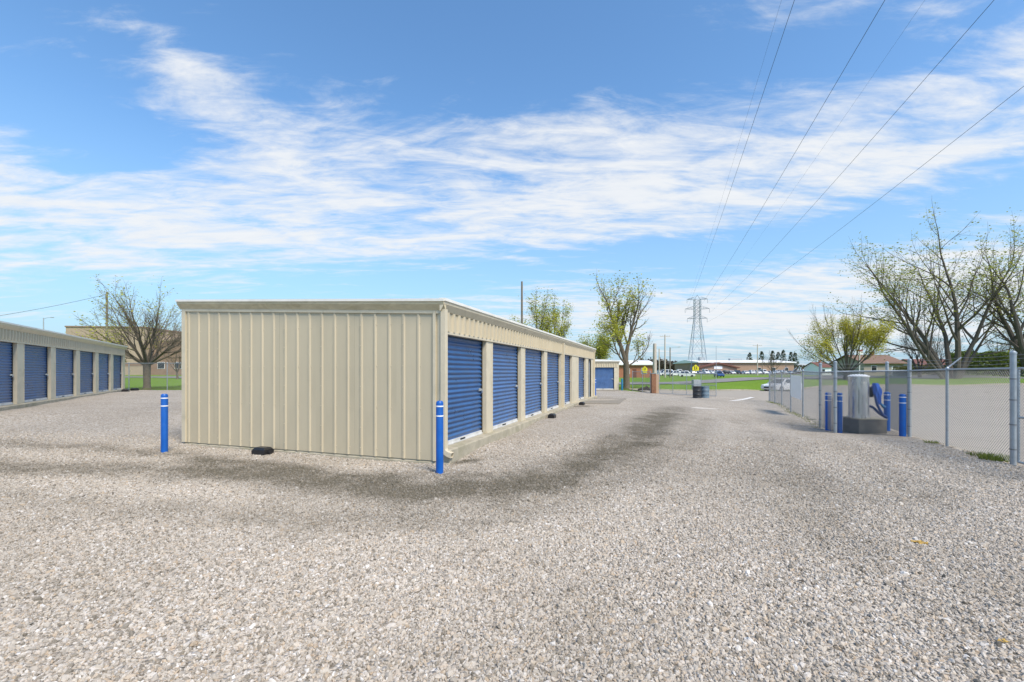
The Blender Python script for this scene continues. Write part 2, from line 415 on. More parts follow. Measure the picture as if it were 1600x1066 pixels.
LIGHT = [([gpix(*p) for p in [(1075, 641), (1125, 640)]], .5, .8), ([gpix(*p) for p in [(900, 632), (1000, 628)]], .8, .35)]
def stain(x, y):
    s = 0.0
    for pts, sg, amp in TRACKS:
        d = segd(x + .22 * mnoise.noise((x * 1.1, y * 1.1, 20)), y + .22 * mnoise.noise((x * 1.1, y * 1.1, 31)), pts)
        if d < sg * 3: s = max(s, amp * math.exp(-(d / sg) ** 2))
    s *= .95 + .35 * mnoise.noise((x * 1.2, y * 1.2, 3))
    s += .06 + .20 * mnoise.noise((x * .35, y * .35, 11)) + .10 * mnoise.noise((x * 1.3, y * 1.3, 4))
    return max(0., min(1., s))

def ruts(x, y):
    """shallow wheel ruts with loose ridges beside them, and small unevenness"""
    z = .012 * mnoise.noise((x * .8, y * .8, 2)) + .008 * mnoise.noise((x * 2.6, y * 2.6, 6))
    for pts, sg, amp in TRACKS[:2] + TRACKS[6:9]:
        d = segd(x, y, pts)
        if d < 1.2: z += -.016 * math.exp(-(d / .3) ** 2) + .012 * math.exp(-((d - .55) / .2) ** 2)
    return max(-.024, z)
FENCE_R = [(8.75, 6.3), (9.53, 8.3), (10.37, 10.4), (11.02, 12.1), (9.63, 13.0), (10.14, 14.35), (17.7, 30)]
GRAVEL = [(-60, -12), (7, -12)] + [(8.9, 6.3), (9.6, 8.3), (10.45, 10.4), (11.1, 12.1), (12.1, 14.05), (10.25, 14.45), (17.8, 30)] + [(16.6, 34), (14.2, 35.5), (11.5, 40), (10.6, 43), (-3, 44), (-6, 31), (-12, 29.6), (-30, 29.6), (-60, 40)]
gmat = ground_mat('gravel', 'gravel')
yard = sheet('gravel_yard', spread([(-60, 1.0), (-26, .22), (18.2, None)]), spread([(-12, .6), (1.5, .2), (20, .3), (44.2, None)]), lambda x, y: inpoly(x, y, GRAVEL), 0, gmat, stain, .12, ruts)
LOT = [(7, -40), (8.9, 6.3), (9.4, 8.0), (10.2, 10.4), (10.9, 12.2), (10.1, 14.4), (17.5, 30), (15, 33.2), (12, 39), (12.5, 46.5), (24, 47.5), (34, 50), (60, 50), (130, 52), (160, -40)]
lot = sheet('asphalt_lot', spread([(6, .8), (40, 4), (160, None)]), spread([(-40, 3), (4, .6), (64, None)]), lambda x, y: inpoly(x, y, LOT), -.03, ground_mat('worn_asphalt', 'lot'), None, .1)
street = sheet('street', spread([(-220, 5), (-20, 2), (160, 8), (400, None)]), spread([(58, .8), (98, None)]), lambda x, y: (61 < y - max(0, -x - 5) * .32 < 70.5) , -.06, ground_mat('street_asphalt', 'street'))
path = sheet('sidewalk', spread([(-20, 2), (180, None)]), spread([(148, .8), (156, None)]), lambda x, y: 150 < y < 152.5, -.04, ground_mat('sidewalk_concrete', 'walk'))
park = sheet('parking_lot', spread([(40, 4), (220, None)]), spread([(184, 2), (226, None)]), lambda x, y: True, -.05, MATS.get('x') or ground_mat('parking_asphalt', 'street'))
lawn = sheet('ground', spread([(-4000, 400), (-400, 30), (-120, 3), (-10, 1.2), (40, 3), (200, 30), (600, 400), (4000, None)]), spread([(-2000, 300), (-60, 10), (0, 2), (26, 1.2), (80, 3), (260, 30), (800, 400), (5000, None)]), lambda x, y: True, -.12, ground_mat('lawn_grass', 'grass'))

# kerb line at the far edge of the lot
kb = MB()
kp = [(12.5, 46.5), (24, 47.5), (34, 50), (60, 50), (130, 52)]
for (a, b), (c, d) in zip(kp, kp[1:]):
    n = max(2, int(math.hypot(c - a, d - b) / 2))
    for i in range(n):
        p = [(a + (c - a) * k / n, b + (d - b) * k / n) for k in (i, i + 1)]
        z = [h(*q) for q in p]
        kb.quad((*p[0], z[0] - .1), (*p[1], z[1] - .1), (*p[1], z[1] + .10), (*p[0], z[0] + .10))
        kb.quad((*p[0], z[0] + .10), (*p[1], z[1] + .10), (p[1][0], p[1][1] + .16, z[1] + .10), (p[0][0], p[0][1] + .16, z[0] + .10))
ko = kb.build('kerb', CONC, fix=False); ko['kind'] = 'structure'

# painted white mark on the drive
pm = MB()
for (a, b) in (((1145, 624.5), (1170, 621)), ):
    p0 = gp(1143, 29.5); p1 = gp(1176, 33.5)
    d = (p1 - p0).normalized(); s_ = Vector((-d.y, d.x, 0)) * .16
    pts = []
    for k in range(9):
        q = p0.lerp(p1, k / 8); pts.append((q - s_, q + s_))
    for (l0, r0), (l1, r1) in zip(pts, pts[1:]):
        pm.quad(*[(v_.x, v_.y, h(v_.x, v_.y) + .006) for v_ in (l0, l1, r1, r0)])
po = pm.build('painted_line', mat('worn_white_paint', (.66, .64, .60), .8, .12, 8, dirt=(.38, .35, .29), dscale=3), fix=False); po['kind'] = 'structure'

# pale patch of old concrete showing through the gravel
cpm = MB(); c0 = gp(1101, 19.6); ring = []
for k in range(28):
    a = 2 * math.pi * k / 28; rr = 1 + .35 * mnoise.noise((math.cos(a) * 1.6, math.sin(a) * 1.6, 2)) + .15 * mnoise.noise((a * 3, 0, 1)); x_, y_ = c0.x + .60 * rr * math.cos(a), c0.y + .38 * rr * math.sin(a); ring.append((x_, y_, h(x_, y_) + .008))
for a, b in zip(ring, ring[1:] + ring[:1]): cpm.quad((c0.x, c0.y, h(c0.x, c0.y) + .012), a, b)
cpo = cpm.build('concrete_patch', mat('pale_patch', (.50, .46, .40), .9, .2, 7, .4, 50, dirt=(.40, .36, .30), dscale=3), fix=False); cpo['kind'] = 'structure'

# loose stones near the camera (scattered by geometry nodes on the gravel sheet)
def stones():
    me = yard.data
    keepf = [p for p in me.polygons if 1.6 < p.center.y < 11.6 and abs(p.center.x) < p.center.y * 1.3 + .6]
    idx = {}; v = []; f = []; st = []; dn = []
    sa = me.attributes['stain'].data
    for p in keepf:
        q = []
        for i in p.vertices:
            if i not in idx:
                idx[i] = len(v); co = me.vertices[i].co; v.append(tuple(co)); st.append(sa[i].value)
                d = co.y; dn.append(1.0 if d < 5 else max(.0, 1 - (d - 5) / 6.5))
            q.append(idx[i])
        f.append(q)
    m2 = bpy.data.meshes.new('gravel_stones'); m2.from_pydata(v, [], f)
    for nm, val in (('stain', st), ('dens', dn)):
        a = m2.attributes.new(nm, 'FLOAT', 'POINT'); a.data.foreach_set('value', val)
    o = bpy.data.objects.new('gravel_stones', m2); COL.objects.link(o); o['kind'] = 'stuff'
    o['label'] = 'loose pale crushed gravel stones covering the yard near the camera'; o['category'] = 'gravel'
    sm = bpy.data.materials.new('stone'); sm.use_nodes = True; t = NT(sm.node_tree); bs = sm.node_tree.nodes['Principled BSDF']
    bs.inputs['Roughness'].default_value = .85; bs.inputs['Specular IOR Level'].default_value = .3
    at = t.n('ShaderNodeAttribute', attribute_name='tone', attribute_type='INSTANCER')
    s2 = t.n('ShaderNodeAttribute', attribute_name='stain', attribute_type='INSTANCER')
    co = t.n('ShaderNodeTexCoord').outputs['Object']
    c = t.ramp(at.outputs['Fac'], STONES)
    c = t.mix(t.m('MULTIPLY', t.noise(co, 2.5, 4, .6), .35), c, (.30, .25, .19))
    c = stain_mix(t, c, s2.outputs['Fac'], t.n('ShaderNodeObjectInfo').outputs['Random'])
    t.t.links.new(c, bs.inputs['Base Color'])
    ng = bpy.data.node_groups.new('scatter_stones', 'GeometryNodeTree')
    ng.interface.new_socket('Geometry', in_out='INPUT', socket_type='NodeSocketGeometry')
    ng.interface.new_socket('Geometry', in_out='OUTPUT', socket_type='NodeSocketGeometry')
    g = NT(ng); gi = g.n('NodeGroupInput'); go = g.n('NodeGroupOutput')
    da = g.n('GeometryNodeInputNamedAttribute', data_type='FLOAT'); da.inputs['Name'].default_value = 'dens'
    mul = g.m('MULTIPLY', da.outputs[0], 3200.0)
    dp = g.n('GeometryNodeDistributePointsOnFaces', distribute_method='RANDOM'); dp.inputs['Seed'].default_value = 3
    ng.links.new(gi.outputs[0], dp.inputs['Mesh']); ng.links.new(mul, dp.inputs['Density'])
    join = g.n('GeometryNodeJoinGeometry')
    for k in range(4):
        ico = g.n('GeometryNodeMeshIcoSphere'); ico.inputs['Radius'].default_value = 1.0; ico.inputs['Subdivisions'].default_value = 2
        pos = g.n('GeometryNodeInputPosition')
        off = g.n('ShaderNodeVectorMath', operation='ADD'); off.inputs[1].default_value = (k * 7.3, k * 3.1, k * 1.7); ng.links.new(pos.outputs[0], off.inputs[0])
        nz = g.n('ShaderNodeTexNoise'); nz.inputs['Scale'].default_value = .85; nz.inputs['Detail'].default_value = 1.5
        ng.links.new(off.outputs[0], nz.inputs['Vector'])
        sub = g.n('ShaderNodeVectorMath', operation='SUBTRACT'); ng.links.new(nz.outputs['Color'], sub.inputs[0]); sub.inputs[1].default_value = (.5, .5, .5)
        scl = g.n('ShaderNodeVectorMath', operation='SCALE'); ng.links.new(sub.outputs[0], scl.inputs[0]); scl.inputs['Scale'].default_value = 1.7
        sp = g.n('GeometryNodeSetPosition'); ng.links.new(ico.outputs[0], sp.inputs['Geometry']); ng.links.new(scl.outputs[0], sp.inputs['Offset'])
        smt = g.n('GeometryNodeSetMaterial'); smt.inputs['Material'].default_value = sm; ng.links.new(sp.outputs[0], smt.inputs['Geometry'])
        gti = g.n('GeometryNodeGeometryToInstance'); ng.links.new(smt.outputs[0], gti.inputs[0]); ng.links.new(gti.outputs[0], join.inputs[0])
    rr = g.n('FunctionNodeRandomValue', data_type='FLOAT_VECTOR'); rr.inputs[0].default_value = (0, 0, 0); rr.inputs[1].default_value = (6.28, 6.28, 6.28)
    rs = g.n('FunctionNodeRandomValue', data_type='FLOAT_VECTOR'); rs.inputs[0].default_value = (.006, .006, .0045); rs.inputs[1].default_value = (.018, .016, .011); rs.inputs['Seed'].default_value = 5
    iop = g.n('GeometryNodeInstanceOnPoints'); iop.inputs['Pick Instance'].default_value = True
    ng.links.new(dp.outputs['Points'], iop.inputs['Points']); ng.links.new(join.outputs[0], iop.inputs['Instance'])
    ng.links.new(rr.outputs[0], iop.inputs['Rotation'])
    rb = g.n('FunctionNodeRandomValue', data_type='FLOAT'); rb.inputs['Seed'].default_value = 21      # a few larger stones among the small
    rbo = [q for q in rb.outputs if q.enabled][0]
    fac = g.m('ADD', g.m('MULTIPLY', g.m('POWER', rbo, 14.0), 1.0), .92)
    vs = g.n('ShaderNodeVectorMath', operation='SCALE'); ng.links.new(rs.outputs[0], vs.inputs[0]); ng.links.new(fac, vs.inputs['Scale'])
    ng.links.new(vs.outputs[0], iop.inputs['Scale'])
    rt = g.n('FunctionNodeRandomValue', data_type='FLOAT'); rt.inputs['Seed'].default_value = 9
    sn = g.n('GeometryNodeStoreNamedAttribute', data_type='FLOAT', domain='INSTANCE'); sn.inputs['Name'].default_value = 'tone'
    ng.links.new(iop.outputs[0], sn.inputs['Geometry'])
    for q in rt.outputs:
        if q.enabled: ng.links.new(q, [i for i in sn.inputs if i.name == 'Value' and i.enabled][0]); break
    ng.links.new(sn.outputs[0], go.inputs[0])
    md = o.modifiers.new('scatter', 'NODES'); md.node_group = ng
stones()

# ------------------------------------------------------------------ storage buildings
def ribbed(L, H0, H1, pitch=.3048, rib=.021, rw=.036, rt=.016, x0=0.0):
    """profile of a ribbed steel sheet, running along x from 0 to L, standing on z=0, top height from H0 to H1, facing -y"""
    pts = [(0, 0)]
    n = int(round(L / pitch)); p = L / max(1, n)
    for k in range(n):
        c = (k + .5) * p
        pts += [(c - rw, 0), (c - rt, -rib), (c + rt, -rib), (c + rw, 0)]
        for q in ():
            m_ = k * p + p + (q - .5) * p * .8
            if m_ + .02 < min(L, (k + 1.5) * p - rw) and m_ > c + rw: pts += [(m_ - .014, 0), (m_ - .006, -.006), (m_ + .006, -.006), (m_ + .014, 0)]
    pts = sorted(set(pts), key=lambda q: q[0])
    if pts[-1][0] < L: pts.append((L, 0))
    mb = MB()
    for (a, ya), (b, yb) in zip(pts, pts[1:]):
        ha = H0 + (H1 - H0) * a / L; hb = H0 + (H1 - H0) * b / L
        mb.quad((a, ya, 0), (b, yb, 0), (b, yb, hb), (a, ya, ha))
    return mb
DOORH = 2.13
def door_mesh(wd):
    mb = MB(); n = 22; p = DOORH / n; prof = []
    for k in range(n):
        z = k * p
        prof += [(0, z), (-.003, z + p * .16), (-.016, z + p * .32), (-.027, z + p * .50), (-.027, z + p * .64), (-.012, z + p * .80), (-.002, z + p * .92)]
    prof.append((0, DOORH))
    for (a, za), (b, zb) in zip(prof, prof[1:]): mb.quad((0, a, za), (wd, a, za), (wd, b, zb), (0, b, zb))
    return mb.mesh('roll_up_door', DOORB)
def latch_mesh():
    mb = MB(); mb.box((-.06, -.050, -.03), (.06, -.024, .03)); mb.box((.03, -.075, -.018), (.10, -.050, .018)); mb.box((.055, -.085, -.075), (.095, -.055, -.015))
    return mb.mesh('latch', STEEL)
LATCH = latch_mesh()
DM = {}
def storage_building(name, origin, th, y0, y1, W, S, doors, zb, label, spouts=(), rise=.34, man_door=None, back_ribs=True):
    """facade on local x=0 facing +x; end wall on local y=y0 facing -y; S = slab top, zb = bottom of the sheets"""
    root = empty(name, (origin[0], origin[1], 0), th); tag(root, label, 'storage unit')
    top = S + 2.54                        # top of the wall sheets on the facade side
    REC = .14
    def facing(o, x, y, z): o.location = (x, y, z); o.rotation_euler.z = R(90)      # sheet frame -> facade frame
    # slab
    sl = MB(); sl.box((-W + .02, y0 + .012, zb - .05), (.17, y1 - .012, S)); sl.box((-W - .02, y0 - .02, zb - .45), (.165, y1 + .03, zb - .05 + .025)); bevel(sl.build('concrete_slab', CONC, root), .02)
    # core: dark inner shell so nothing shows through the gaps
    co = MB(); co.prism([(-W + .05, S - .1), (-REC - .05, S - .1), (-REC - .05, top - .03), (-W + .05, top + rise * (W - .2) / W - .05)], 'y', y0 + .05, y1 - .05); co.build('inner_shell', DARK, root)
    # end walls, made of three-foot sheets
    nsh = max(1, int(round(W / .914))); sw = W / nsh
    for k in range(nsh):
        a, b = k * sw, (k + 1) * sw
        ha = top + rise * (1 - a / W) - zb; hb = top + rise * (1 - b / W) - zb
        o = ribbed(sw, ha, hb).build('wall_panel', BEIGE, root, fix=False); o.location = (-W + a, y0 - (.001 if k % 2 else .003), zb)
    o = ribbed(W, top - zb, top + rise - zb).build('rear_end_wall', BEIGE, root, fix=False); o.location = (0, y1, zb); o.rotation_euler.z = R(180)
    bw = ribbed(y1 - y0, top + rise - zb, top + rise - zb).build('back_wall', BEIGE, root, fix=False); bw.location = (-W, y1, zb); bw.rotation_euler.z = R(-90)
    # screws on the end wall
    sc = MB()
    for k in range(nsh * 3):
        xx = -W + (k + .5) * W / (nsh * 3)
        for zz in ((.15, .95, 1.75, 2.55) if k % 3 else (.15, .55, .95, 1.35, 1.75, 2.15, 2.55)):
            xo = xx + (.045 if k % 3 else 0.); yo = y0 - (.004 if k % 3 else .033)
            sc.tube([(xo, yo, zb + zz), (xo, yo - .008, zb + zz)], .009, 6)
    so = sc.build('panel_screws', TRIM, root); so['kind'] = 'stuff'
    # corner trims
    for (xx, yy, hh) in ((-W, y0, top + rise), (0, y0, top), (0, y1, top)):
        c = MB(); sx = .115
        if xx == 0: c.box((-.115 if yy != y0 else -.075, yy - .010 if yy == y0 else yy - .10, zb), (.005, yy + .10 if yy == y0 else yy + .04, hh + .01)); c.box((-.16, yy - .042, zb), (-.105, yy - .002, hh + .01)) if yy == y0 else None
        else: c.box((xx - .035, yy - .037, zb), (xx + .08, yy + .09, hh))
        c.build('corner_trim', TRIM, root)
    # facade: piers, header sheets, doors
    edges = [y0 + .10] + [e for d in doors for e in d] + [y1 - .10]
    for a, b in zip(edges[0::2], edges[1::2]):
        if b - a < .06: continue
        ym = MB()
        if man_door and a < man_door[0] < b:
            segs = [(a, man_door[0]), (man_door[1], b)]
        else: segs = [(a, b)]
        for (p, q) in segs:
            q2 = MB(); q2.box((-REC - .06, p, S), (0, q, S + DOORH)); q2.box((.0, p, S), (.006, p + .05, S + DOORH)); q2.box((.0, q - .05, S), (.006, q, S + DOORH))
            bevel(q2.build('pier', TRIM, root), .006, 1)
    nh = max(1, int(round((y1 - y0 - .2) / .914))); hw = (y1 - y0 - .2) / nh
    hm = ribbed(hw, top - S - DOORH - .05, top - S - DOORH - .05, .2286, .04, .045, .025)
    hme = hm.mesh('header_panel', BEIGE)
    for k in range(nh): facing(link('header_panel', hme, root), .004 + .001 * (k % 2), y0 + .1 + k * hw, S + DOORH + .05)
    lt = MB(); lt.box((-REC - .06, y0 + .1, S + DOORH), (.028, y1 - .1, S + DOORH + .05)); lt.build('lintel_trim', TRIM, root)
    hb = MB(); hb.box((-REC - .05, y0 + .1, S + DOORH + .05), (-.01, y1 - .1, top)); hb.build('header_backing', BEIGE, root)
    for (a, b) in doors:
        wd = round(b - a, 2)
        if wd not in DM:
            bb = MB(); bb.box((0.01, -.035, .004), (wd - .01, .01, .085)); bb.box((0.01, -.05, .004), (wd - .01, .0, .03)); bb.box((wd * .42, -.055, .035), (wd * .52, -.035, .06), 1)
            DM[wd] = (door_mesh(wd), bb.mesh('bottom_bar', [BARW, DARK]))
        dm, bm_ = DM[wd]
        dr = link('roll_up_door', dm, root); facing(dr, -REC + .01, a, S)
        link('bottom_bar', bm_, dr); lt_ = link('latch', LATCH, dr, (wd - .17, 0, 1.02))
        for gy in (a, b - .04): MB().box((-REC - .02, gy, S), (-REC + .045, gy + .04, S + DOORH)).build('door_guide', DARK, root)
    if man_door:
        a, b = man_door
        md = MB(); md.box((-.09, a + .05, S), (-.05, b - .05, S + 2.03)); d = md.build('side_door', GREYBOX, root)
        fr = MB(); fr.box((-.10, a, S), (.02, a + .05, S + 2.08)); fr.box((-.10, b - .05, S), (.02, b, S + 2.08)); fr.box((-.10, a + .05, S + 2.03), (.02, b - .05, S + 2.13)); fr.build('door_frame', DARK, d)
        kn = MB(); kn.tube([(-.05, a + .12, S + 1.0), (.0, a + .12, S + 1.0)], .03, 8); kn.build('door_knob', STEEL, d)
    # roof and edge trims
    e = .11
    def zr(x): return top + .20 + rise * (-x) / W
    rf = MB(); rf.prism([(e, zr(e) - .03), (e, zr(e)), (-W - e, zr(-W - e)), (-W - e, zr(-W - e) - .03)], 'y', y0 - e, y1 + e); rf.build('roof', ROOFW, root)
    def run(a, b, n, out):
        """trim with a flared face between two points, facing 'out'"""
        mb = MB(); prof = [(.012, -.205), (.03, -.20), (.105, -.085), (.112, -.032), (.012, -.032)]
        A, B = Vector(a), Vector(b); o_ = Vector(out); i = len(mb.v); k = len(prof)
        for P0 in (A, B):
            for (u, z) in prof: mb.v.append(tuple(P0 + o_ * u + Vector((0, 0, z))))
        for j in range(k):
            j2 = (j + 1) % k; mb.f.append((i + j, i + j2, i + k + j2, i + k + j)); mb.mi.append(0)
        mb.f.append(tuple(range(i, i + k))); mb.mi.append(0); mb.f.append(tuple(range(i + 2 * k - 1, i + k - 1, -1))); mb.mi.append(0)
        return mb
    ns = 2
    for k in range(3):            # rake trim over the end wall comes in three lapped lengths
        a = -W - .1 + (W + .2) * k / 3; b = -W - .1 + (W + .2) * (k + 1) / 3
        run((a, y0, zr(a) + .002 * (k % 2)), (b, y0, zr(b) + .002 * (k % 2)), 0, (0, -1, 0)).build('rake_trim', FASCIA, root)
    dl = MB(); dl.prism([(-W, top + rise - .05), (0, top - .05), (0, top + .012), (-W, top + rise + .012)], 'y', y0 - .034, y0 - .001); dl.build('rake_backing', TRIM, root)
    L = y1 - y0 + .2; nseg = max(2, int(L / 6))
    for k in range(nseg):
        a = y0 - .1 + L * k / nseg; b = y0 - .1 + L * (k + 1) / nseg
        run((0, a, zr(0) + .002 * (k % 2)), (0, b, zr(0) + .002 * (k % 2)), 0, (1, 0, 0)).build('eave_gutter', FASCIA if False else TRIM, root)
    run((-W - .1, y1, zr(-W)), (.1, y1, zr(0)), 0, (0, 1, 0)).build('rake_trim', FASCIA, root)
    cp = MB(); cp.prism([(e + .002, zr(0) - .035), (e + .02, zr(0) - .03), (e + .02, zr(0) + .02), (e - .1, zr(0) + .028), (e - .1, zr(0) + .0)], 'y', y0 - e, y1 + e); cp.build('drip_edge', ROOFW, root)
    cq = MB(); cq.prism([(-W - e, zr(-W - e) - .035), (e, zr(e) - .035), (e, zr(e) + .012), (-W - e, zr(-W - e) + .012)], 'y', y0 - e - .02, y0 - e + .001); cq.build('drip_edge', ROOFW, root)
    for ys in spouts:
        ds = MB(); w2 = .055
        cen = [(.055, top + .03), (.055, S + .02), (.075, S - .03), (.15, S - .07), (.22, S - .09)]
        for (xa, za), (dxx, dzz) in zip(cen, [(1, 0), (1, .15), (.8, .6), (.25, 1), (.2, 1)]):
            q = math.hypot(dxx, dzz); dxx, dzz = dxx / q * .045, dzz / q * .045
            ds.v += [(xa - dxx, ys - w2, za - dzz), (xa + dxx, ys - w2, za + dzz), (xa + dxx, ys + w2, za + dzz), (xa - dxx, ys + w2, za - dzz)]
        for k in range(len(cen) - 1):
            for j in range(4): j2 = (j + 1) % 4; ds.f.append((k * 4 + j, k * 4 + j2, k * 4 + 4 + j2, k * 4 + 4 + j)); ds.mi.append(0)
        dso = ds.build('downspout', TRIM, root); so_ = dso.modifiers.new('thick', 'SOLIDIFY'); so_.thickness = .004
    return root
TH1 = -math.atan2(235, 682)
C0 = (X(690, 8.0), 8.0)
storage_building('storage_building', C0, TH1, 0, 18.8, 6.73, .26, [(.13, 2.15), (2.55, 4.75), (5.15, 7.35), (7.75, 9.95), (10.35, 12.2), (13.82, 15.9)], .05,
                 'long beige metal storage building in the middle with ribbed end wall and blue roll-up doors', spouts=(-.005, 10.14, 18.55), man_door=(16.75, 17.6))
TH2 = math.atan2(408, 682)
C1 = (X(55, 16.5), 16.5)
storage_building('storage_building', C1, TH2, -7.0, 13.66, 6.7, .55, [(-6.9, -4.45), (-3.92, -1.5), (-.92, 1.5), (2.02, 4.52), (5.04, 7.44), (8.0, 10.36), (10.91, 13.2)], .36,
                 'beige metal storage building with blue roll-up doors at the left edge of the yard')
storage_building('storage_building', (0, 42), R(-90), -3.0, 10.25, 6.7, -.07, [(1.5, 3.5), (4.7, 6.7), (7.87, 9.83)], -.2,
                 'small distant beige storage building with one visible blue door behind the main building')

# ------------------------------------------------------------------ bollards
def bollard(loc, ht, r, label, m=BLUEP, bands=True, base=False):
    root = empty('bollard', loc); tag(root, label, 'bollard', 'blue safety bollards')
    MB().lathe([(r, -.1), (r, ht - .045), (r * .93, ht - .02), (r * .7, ht - .004), (r * .3, ht)], 20).build('sleeve', m, root, True)
    if bands:
        for z in (ht - .10, ht - .26): MB().lathe([(r, z), (r + .003, z + .001), (r + .003, z + .021), (r, z + .022)], 20).build('reflective_band', WHITEP, root, True)
    if base:
        MB().lathe([(r * 1.9, -.02), (r * 1.9, .012), (r * 1.1, .03), (r * 1.05, .12)], 16).build('base_flange', m, root, True)
    return root
def on(x, y, dz=0): return (x, y, h(x, y) + dz)
bollard(on(X(687, 7.24), 7.24), 1.20, .062, 'blue bollard with two white bands at the near corner of the main building')
bollard(on(X(257, 9.0), 9.0), 1.20, .062, 'blue bollard with white bands standing left of the ribbed end wall')
bollard(on(X(929.5, 26.6), 26.6), 1.2, .075, 'blue bollard at the far end of the main building near the concrete pad')
bollard(on(X(972, 41.7), 41.7), 1.16, .09, 'teal bollard without bands right of the small distant storage building', TEALP, False, True)
bollard(on(9.94, 13.72), 1.2, .08, 'leftmost blue bollard of the four around the vacuum tank', BLUEP)
bollard(on(9.82, 13.10), 1.2, .08, 'blue bollard just left of the steel vacuum tank against the fence post', BLUEP)
bollard(on(11.53, 13.42), 1.2, .08, 'blue bollard right of the vacuum hose, inner one of two', BLUEP)
bollard(on(10.92, 12.20), 1.18, .08, 'rightmost blue bollard of the four, touching the fence corner post', BLUEP)

# ------------------------------------------------------------------ bait boxes, pads
def bait_box(loc, rz, sc, label):
    root = empty('bait_box', loc, rz); tag(root, label, 'bait box', 'black bait boxes'); root.scale = (sc, sc, sc)
    MB().prism([(-.165, 0), (.165, 0), (.175, .085), (.15, .10), (-.15, .10), (-.175, .085)], 'y', -.12, .12).build('box_body', BLACKP, root)
    lid = MB(); i = 0
    lid.v = [(-.17, -.115, .101), (.17, -.115, .101), (.17, .115, .101), (-.17, .115, .101), (-.13, -.08, .15), (.13, -.08, .15), (.13, .08, .15), (-.13, .08, .15)]
    for q in ((0, 3, 2, 1), (4, 5, 6, 7), (0, 1, 5, 4), (1, 2, 6, 5), (2, 3, 7, 6), (3, 0, 4, 7)): lid.f.append(q); lid.mi.append(0)
    bevel(lid.build('lid', BLACKP, root), .008, 2)
    MB().tube([(.16, 0, .045), (.21, 0, .045)], .035, 10).build('entry_tube', BLACKP, root)
    return root
ax = Vector((math.cos(TH1), math.sin(TH1), 0)); ay = Vector((-math.sin(TH1), math.cos(TH1), 0)); cc = Vector((*C0, 0))
def loc1(a, b): p = cc + ax * a + ay * b; return (p.x, p.y, h(p.x, p.y))
bait_box(loc1(-4.02, -.26), TH1, 1.0, 'black plastic bait box on the gravel against the ribbed end wall')
bait_box(loc1(.36, 7.0), TH1 + R(90), .9, 'black bait box by the pier after the third blue door')
bait_box(loc1(.40, 12.45), TH1 + R(90), .95, 'black bait box on the gravel beside the concrete pad')
ax2 = Vector((math.cos(TH2), math.sin(TH2), 0)); ay2 = Vector((-math.sin(TH2), math.cos(TH2), 0)); cc2 = Vector((*C1, 0))
def loc2(a, b): p = cc2 + ax2 * a + ay2 * b; return (p.x, p.y, h(p.x, p.y))
bait_box(loc2(.5, 11.2), TH2 + R(90), 1.25, 'black bait box near the last door of the left storage building')
bait_box(loc2(.45, 13.9), TH2 + R(60), 1.1, 'flat black bait box past the far end of the left storage building')
def pad(corners, label, z=.05):
    mb = MB(); n = len(corners); zz = [h(*c) for c in corners]; i = 0
    mb.v = [(c[0], c[1], q - .08) for c, q in zip(corners, zz)] + [(c[0], c[1], q + z) for c, q in zip(corners, zz)]
    mb.f = [tuple(reversed(range(n))), tuple(range(n, 2 * n))] + [(k, (k + 1) % n, (k + 1) % n + n, k + n) for k in range(n)]; mb.mi = [0] * len(mb.f)
    o = mb.build('concrete_pad', PADC); tag(o, label, 'concrete pad'); bevel(o, .015); return o
pad([loc1(.2, 13.3)[:2], loc1(1.9, 13.6)[:2], loc1(1.9, 18.3)[:2], loc1(.2, 18.3)[:2]], 'low grey concrete pad outside the last blue door of the main building')
pad([(5.2, 40.6), (10.9, 40.6), (10.9, 41.8), (5.2, 41.8)], 'narrow concrete apron below the door of the small distant storage building', .04)

